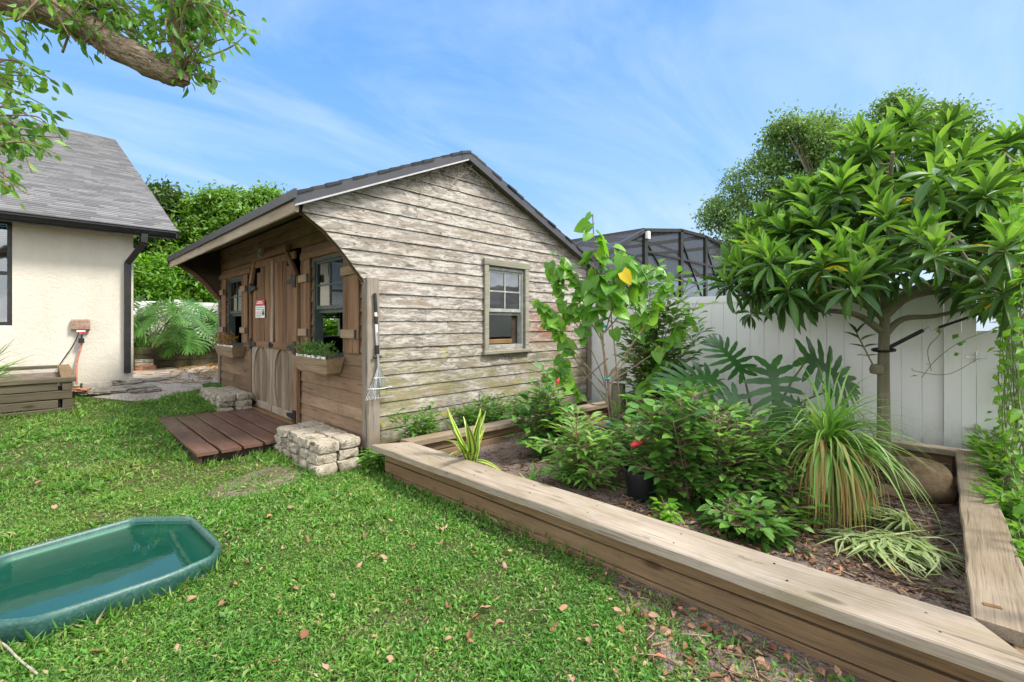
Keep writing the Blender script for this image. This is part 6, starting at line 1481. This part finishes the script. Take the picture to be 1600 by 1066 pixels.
n = len(c); leaves('foliage', T2, c, rng.normal(0, .7, (n, 3)) + [-.35, .2, -.35], rng.normal(0, .35, (n, 3)) + [-.6, .35, .6], rng.uniform(.04, .085, n), rng.uniform(.032, .06, n), M['lf_vine'], vn)
for i, (x, h) in enumerate(((3.75, .45), (3.3, .5), (2.8, .42), (2.35, .36), (1.9, .34), (1.5, .3), (1.1, .3))):
    lab = ('tall weed at the foot of the white gate', 'tall grassy weed beside the gate and the back planter corner', 'leafy weed outside the right cap, third from the gate', 'leafy weed outside the right cap opposite the big rock', 'bright weed outside the middle of the right cap', 'bright low weed outside the right cap next to the heap of cut leaves', 'bright low weed outside the right cap nearest the viewer')[i]
    b = np.array([x, -4.655, 0]); shrub('fence_weed', lab, tuple(b), [b + [rnd.uniform(-.22, .22), rnd.uniform(-.06, .09), rnd.uniform(.5, 1) * h] for _ in range(15)], 'lf_vine', T_LANCE, .10, .3, 13, 'weeds along the chain link fence', 'stem', .05, .004, 'weed', along=.15)
br_ = thing('driftwood', 'dark broken log leaning behind weeds against the chain link fence', 'log', (2.55, -4.69, .3)); mb = MB(); mb.tube(bez([(2.35, -4.70, .22), (2.5, -4.69, .30), (2.72, -4.695, .40)], 4), [.05, .06, .07, .07, .065, .06, .055, .05, .03], 9); mb.build('body', M['bark'], br_, True)

# ------------------------------------------------------------------ lawn grass
def lawn_ok(x, y):
    ok = ~((x > -.12) & (x < 4.1) & (y > -4.60) & (y < -.40)) & ~((x > -.03) & (y > -.03)) & ~((x > -1.31) & (x < .1) & (y > 1.04) & (y < 3.44))
    ok &= ~((x > -.57) & (y > -.12) & (y < 1.16)) & ~((x > -.58) & (y > 3.4) & (y < 4.75)) & ~((x < -2.04) & (y > 4.38)) & ~(y > 6.9)
    ok &= ~inpoly(x, y, OUT)
    return ok & (x < .2)
def patch(x, y):
    """thin and bare places, from slow noise"""
    f = np.sin(x * 1.9 + 1.3 * np.sin(y * 1.1)) * np.sin(y * 2.3 + 1.1 * np.sin(x * 1.7 + 2)) + .6 * np.sin(x * 4.7 + 2 * np.sin(y * 3.1)) * np.sin(y * 5.3 + 1)
    return f
def grass(name, y_lo, y_hi, dens, tmpl, ln, asp, blade_frac):
    A = 8.5 * 13.5; n = int(A * dens); x = rng.uniform(-7.5, 1.0, n); y = rng.uniform(-5.6, 7.9, n); p = np.stack([x, y, gz(x, y)], 1)
    Y, px, py = vis(p); d = np.linalg.norm((p - CAMP)[:, :2], axis=1)
    keep = (d >= y_lo) & (d < y_hi) & lawn_ok(x, y) & (Y > .3) & (px > -500) & (px < 1900)
    u = rng.random(n); f = patch(x, y)
    thin = np.where(f < -.55, .38, np.where(f < -.35, .65, 1.0)); thin = np.where(inpoly(x + rng.normal(0, .06, n), y + rng.normal(0, .06, n), bare_out), .2, thin); thin = np.where(inpoly(x, y, path_out), .035, thin); jx, jy = .12 * np.sin(y * 13 + 2 * np.sin(x * 9)) + rng.normal(0, .07, n), .10 * np.sin(x * 17 + 1) + rng.normal(0, .07, n); thin = np.where(inpoly(x + jx - .10, y + jy, strip_out), .13, thin)
    thin = np.where((y > 2.5) & (x < -1.2), thin * .85, thin)
    keep &= u < thin; p = p[keep]; n = len(p); near_bed = (p[:, 0] > -1.1) & (p[:, 1] < -.3)
    el = np.where(rng.random(n) < blade_frac, rng.uniform(.5, 1.35, n), rng.uniform(-.05, .75, n)); az = rng.uniform(0, 2 * PI, n)
    d = np.stack([np.cos(el) * np.cos(az), np.cos(el) * np.sin(az), np.sin(el)], 1); cl = .5 + .5 * np.sin(p[:, 0] * 7.3 + 2.1 * np.sin(p[:, 1] * 5.1)) * np.sin(p[:, 1] * 8.7 + 1.7 * np.sin(p[:, 0] * 6.3)); L = rng.uniform(*ln, n) * (.72 + .75 * cl ** 2) * np.where(near_bed, 1.1, 1.0)
    p[:, 2] += rng.uniform(-.004, .022, n); wd_ = np.where(el > .75, .13, asp) * rng.uniform(.7, 1.2, n) * L
    o = link(name, leafmesh(name, tmpl, p, d, np.array([0, 0, 1.0]) + rng.normal(0, .3, (n, 3)), L, wd_), M['grass']); tag(o, kind='stuff'); return n
N1 = grass('lawn_grass', 0, 3.1, 23000, TL2, (.015, .036), .36, .5)
N2 = grass('lawn_grass', 3.1, 5.2, 11000, QUAD, (.021, .044), .38, .55)
N3 = grass('lawn_grass', 5.2, 14, 3300, QUAD, (.035, .068), .34, .6)
# broad-leaved weeds and taller seed stalks among the grass
n = 900; x = rng.uniform(-4.5, .1, n); y = rng.uniform(-4.4, 5.5, n); kk = lawn_ok(x, y) & ~inpoly(x, y, path_out) & (patch(x * 1.3 + 4, y * 1.2) > .25); x, y = x[kk], y[kk]; n = len(x); m_ = 6
wp = np.repeat(np.c_[x, y, gz(x, y) + .012], m_, 0) + rng.normal(0, .008, (n * m_, 3)); az = np.tile(np.arange(m_) * 1.05, n) + np.repeat(rng.uniform(0, 6, n), m_); el = rng.uniform(.1, .9, n * m_); L = np.repeat(rng.uniform(.022, .05, n), m_) * rng.uniform(.7, 1.2, n * m_)
tag(link('lawn_weeds', leafmesh('lawn_weeds', T2, wp, np.stack([np.cos(el) * np.cos(az), np.cos(el) * np.sin(az), np.sin(el)], 1), np.array([0, 0, 1.0]) + rng.normal(0, .2, (n * m_, 3)), L, L * .62), M['lf_weed']), kind='stuff')
n = 1500; x = rng.uniform(-4.5, .1, n); y = rng.uniform(-4.4, 5.0, n); kk = lawn_ok(x, y) & ~inpoly(x, y, path_out); wp = np.c_[x, y, gz(x, y)][kk]; n = len(wp); el = rng.uniform(.7, 1.5, n); az = rng.uniform(0, 6.3, n)
tag(link('grass_tufts', leafmesh('grass_tufts', TL2, wp, np.stack([np.cos(el) * np.cos(az), np.cos(el) * np.sin(az), np.sin(el)], 1), rng.normal(0, .5, (n, 3)) + [0, 0, 1], rng.uniform(.05, .11, n), rng.uniform(.004, .008, n)), M['grass']), kind='stuff')
# longer tufts against the planter, the tub, the stones and the step
E_ = []
for p0, p1, n in (((-.13, -.5), (-.05, -3.0), 260), ((-1.34, 1.0), (-.6, 1.0), 120), ((-1.36, 1.05), (-1.36, 3.3), 120), ((-.62, -.1), (-.62, 1.1), 130), ((-.60, 3.4), (-.60, 4.7), 90), ((-2.04, 4.35), (-4, 4.35), 260), ((-1.585, -1.18), (-1.66, -1.36), 30), ((-1.68, -1.37), (-1.92, -1.43), 40), ((-1.92, -1.44), (-2.45, -1.44), 90)):
    t = rng.random(n)[:, None]; q = np.array(p0) * (1 - t) + np.array(p1) * t + rng.normal(0, .035, (n, 2)); E_.append(np.c_[q, gz(q[:, 0], q[:, 1])])
E_ = np.concatenate(E_); E_ = E_[~inpoly(E_[:, 0], E_[:, 1], OUT)]; n = len(E_); el = rng.uniform(.6, 1.5, n); az = rng.uniform(0, 2 * PI, n); d = np.stack([np.cos(el) * np.cos(az), np.cos(el) * np.sin(az), np.sin(el)], 1)
tag(link('grass_tufts', leafmesh('grass_tufts', TL2, E_, d, rng.normal(0, .5, (n, 3)) + [0, 0, 1], rng.uniform(.05, .12, n), rng.uniform(.006, .012, n)), M['grass']), kind='stuff')

# ------------------------------------------------------------------ fallen leaves, litter, chips
def dead_leaf_mesh(i):
    T = template(('ovate', 'lance', 'ovate', 'obl')[i % 4], 5, rnd.uniform(-.5, .7), rnd.uniform(-.5, .5)); V, F, uv = T; V = V.copy(); V[:, 1] *= rnd.uniform(.38, .6); V[:, 0] -= .5
    V[:, 2] += .10 * np.sin(V[:, 0] * 6 + i) + rng.normal(0, .02, len(V)); V = np.concatenate([V, V - [0, 0, .012]]); n = len(V) // 2; F = np.concatenate([F, F[:, ::-1] + n])
    return np_mesh('fallen_leaf', V, F, np.concatenate([uv, uv]), smooth=True)
DL = [dead_leaf_mesh(i) for i in range(8)]
for m_ in DL: m_.materials.append(M['dead_leaf'])
spots = [(618, 778), (695, 857), (785, 886), (600, 880), (687, 855), (742, 873), (652, 932), (905, 915), (888, 872), (780, 985), (735, 1002), (663, 976), (700, 957), (665, 978), (585, 1006), (515, 1048), (438, 966), (365, 924), (350, 958), (570, 826), (567, 846), (548, 780), (610, 820), (560, 890), (645, 860), (648, 866), (690, 835), (880, 958), (945, 905), (760, 960), (835, 965), (980, 958), (745, 975), (700, 1010), (735, 1015), (797, 870), (790, 895), (155, 1030), (195, 1043), (275, 1020), (290, 935), (340, 1020), (280, 910), (300, 945), (385, 885), (430, 1045), (500, 985), (855, 840), (965, 965), (1005, 970), (930, 990), (905, 1010), (540, 1010), (610, 1040), (480, 850), (455, 800), (420, 815), (120, 730), (60, 760), (180, 770), (250, 720), (215, 700), (310, 735), (365, 740), (20, 790), (130, 690), (85, 800), (410, 900), (460, 930), (520, 940)]
spots += [(rnd.uniform(420, 980), rnd.uniform(770, 1060)) for _ in range(8)] + [(rnd.uniform(60, 420), rnd.uniform(690, 800)) for _ in range(5)]
def gpt(px, py):
    d = FW + RT * (px - 800) / 711 + np.array([0, 0, (505 - py) / 711]); z = 0.0
    for _ in range(5): t = (z - 1.45) / d[2]; q = CAMP + d * t; z = float(gz(q[0], q[1]))
    return np.array([q[0], q[1], z])
cnt = 0
for px, py in spots:
    q = gpt(px, py)
    if not lawn_ok(np.array([q[0]]), np.array([q[1]]))[0]: continue
    o = bpy.data.objects.new('fallen_leaf', DL[cnt % 8]); COL.objects.link(o); cnt += 1; s = rnd.uniform(.03, .065)
    o.location = (q[0], q[1], q[2] + rnd.uniform(.028, .04)); o.scale = (s, s, s); o.rotation_euler = (rnd.gauss(0, .35), rnd.gauss(0, .35), rnd.uniform(0, 6.3)); tag(o, 'dry brown fallen leaf lying on the green lawn', 'leaf', 'fallen leaves on the lawn')
def litter(name, P, ln, asp, mat, lab=None, flat=.35):
    n = len(P); az = rng.uniform(0, 2 * PI, n); d = np.stack([np.cos(az), np.sin(az), rng.normal(0, flat, n)], 1); L = rng.uniform(*ln, n)
    o = link(name, leafmesh(name, template('ovate', 3, .3, .25), P, d, np.array([0, 0, 1.0]) + rng.normal(0, flat, (n, 3)), L, L * asp), mat); return tag(o, kind='stuff')
n = 1500; q = np.stack([rng.uniform(-1.0, -.1, n), rng.uniform(-4.7, -2.9, n)], 1); f = inpoly(q[:, 0], q[:, 1], strip_out) | ((rng.random(n) < .14) & (q[:, 1] < -3.2)); q = q[f & lawn_ok(q[:, 0], q[:, 1])]
q = q[rng.random(len(q)) < .38]
litter('leaf_litter', np.c_[q, gz(q[:, 0], q[:, 1]) + rng.uniform(.012, .035, len(q))], (.025, .07), .5, M['dead_leaf'])
n = 900; q = np.stack([rng.uniform(.1, 1.7, n), rng.uniform(-4.2, -2.6, n)], 1); litter('leaf_litter', np.c_[q, bed_soil(q[:, 0], q[:, 1]) + rng.uniform(.004, .02, n)], (.025, .06), .5, M['dead_leaf'])
def sticks(name, P, ln, r, mat):
    n = len(P); az = rng.uniform(0, 2 * PI, n); d = np.stack([np.cos(az), np.sin(az), rng.normal(0, .14, n)], 1); L = rng.uniform(*ln, n)[:, None]; s_ = nrm(np.cross(d, [0, 0, 1])); u = np.cross(s_, d); rr = rng.uniform(*r, n)[:, None]; V = []
    for e in (-.5, .5):
        for a, b in ((1, -1), (0, 1), (-1, -1)): V.append(P + d * L * e + (s_ * a + u * b * .7) * rr)
    V = np.stack(V, 1).reshape(-1, 3); i = np.arange(n)[:, None] * 6; F = np.concatenate([i + np.array([[0, 3, 4, 1]]), i + np.array([[1, 4, 5, 2]]), i + np.array([[2, 5, 3, 0]])])
    return tag(link(name, np_mesh(name, V, F), mat), kind='stuff')
n = 5200; q = np.stack([rng.uniform(.02, 3.38, n), rng.uniform(-4.40, -.78, n)], 1); wgt = np.clip((q[:, 0] * .1 + (-q[:, 1]) * .28), .15, 1); q = q[rng.random(n) < wgt]; sticks('wood_mulch', np.c_[q, bed_soil(q[:, 0], q[:, 1]) + rng.uniform(0, .014, len(q))], (.02, .10), (.002, .006), M['chips'])
n = 240; q = np.stack([rng.uniform(.8, 3.2, n), rng.uniform(-4.36, -3.3, n)], 1); sticks('twig_litter', np.c_[q, bed_soil(q[:, 0], q[:, 1]) + rng.uniform(.008, .03, n)], (.12, .42), (.002, .005), M['chips'])
n = 700; q = np.stack([rng.uniform(-.8, -.08, n), rng.uniform(-4.7, -2.8, n)], 1); q = q[inpoly(q[:, 0], q[:, 1], strip_out) & lawn_ok(q[:, 0], q[:, 1])]; sticks('wood_mulch', np.c_[q, gz(q[:, 0], q[:, 1]) + rng.uniform(.012, .025, len(q))], (.02, .12), (.002, .006), M['chips'])
n = 1300; q = np.stack([rng.uniform(-1.2, 2.4, n), rng.uniform(6.2, 9.35, n)], 1); q = q[inpoly(q[:, 0], q[:, 1], path_out) & (rng.random(n) < np.clip((q[:, 0] + 1.0) * .5, .06, 1))]; sticks('straw_litter', np.c_[q, gz(q[:, 0], q[:, 1]) + rng.uniform(.035, .07, len(q))], (.08, .3), (.004, .009), M['lf_dry'])
sk2 = thing('fallen_stick', 'thin pale stick lying on the lawn in front of the green tub', 'stick', tuple(gpt(10, 1035)))
mb = MB(); mb.tube(bez([gpt(-30, 1005) + [0, 0, .04], gpt(5, 1022) + [0, 0, .045], gpt(30, 1045) + [0, 0, .04], gpt(58, 1066) + [0, 0, .035]], 5), .004, 6); mb.build('body', M['dead'], sk2)
print('grass', N1, N2, N3, 'leaves', cnt)
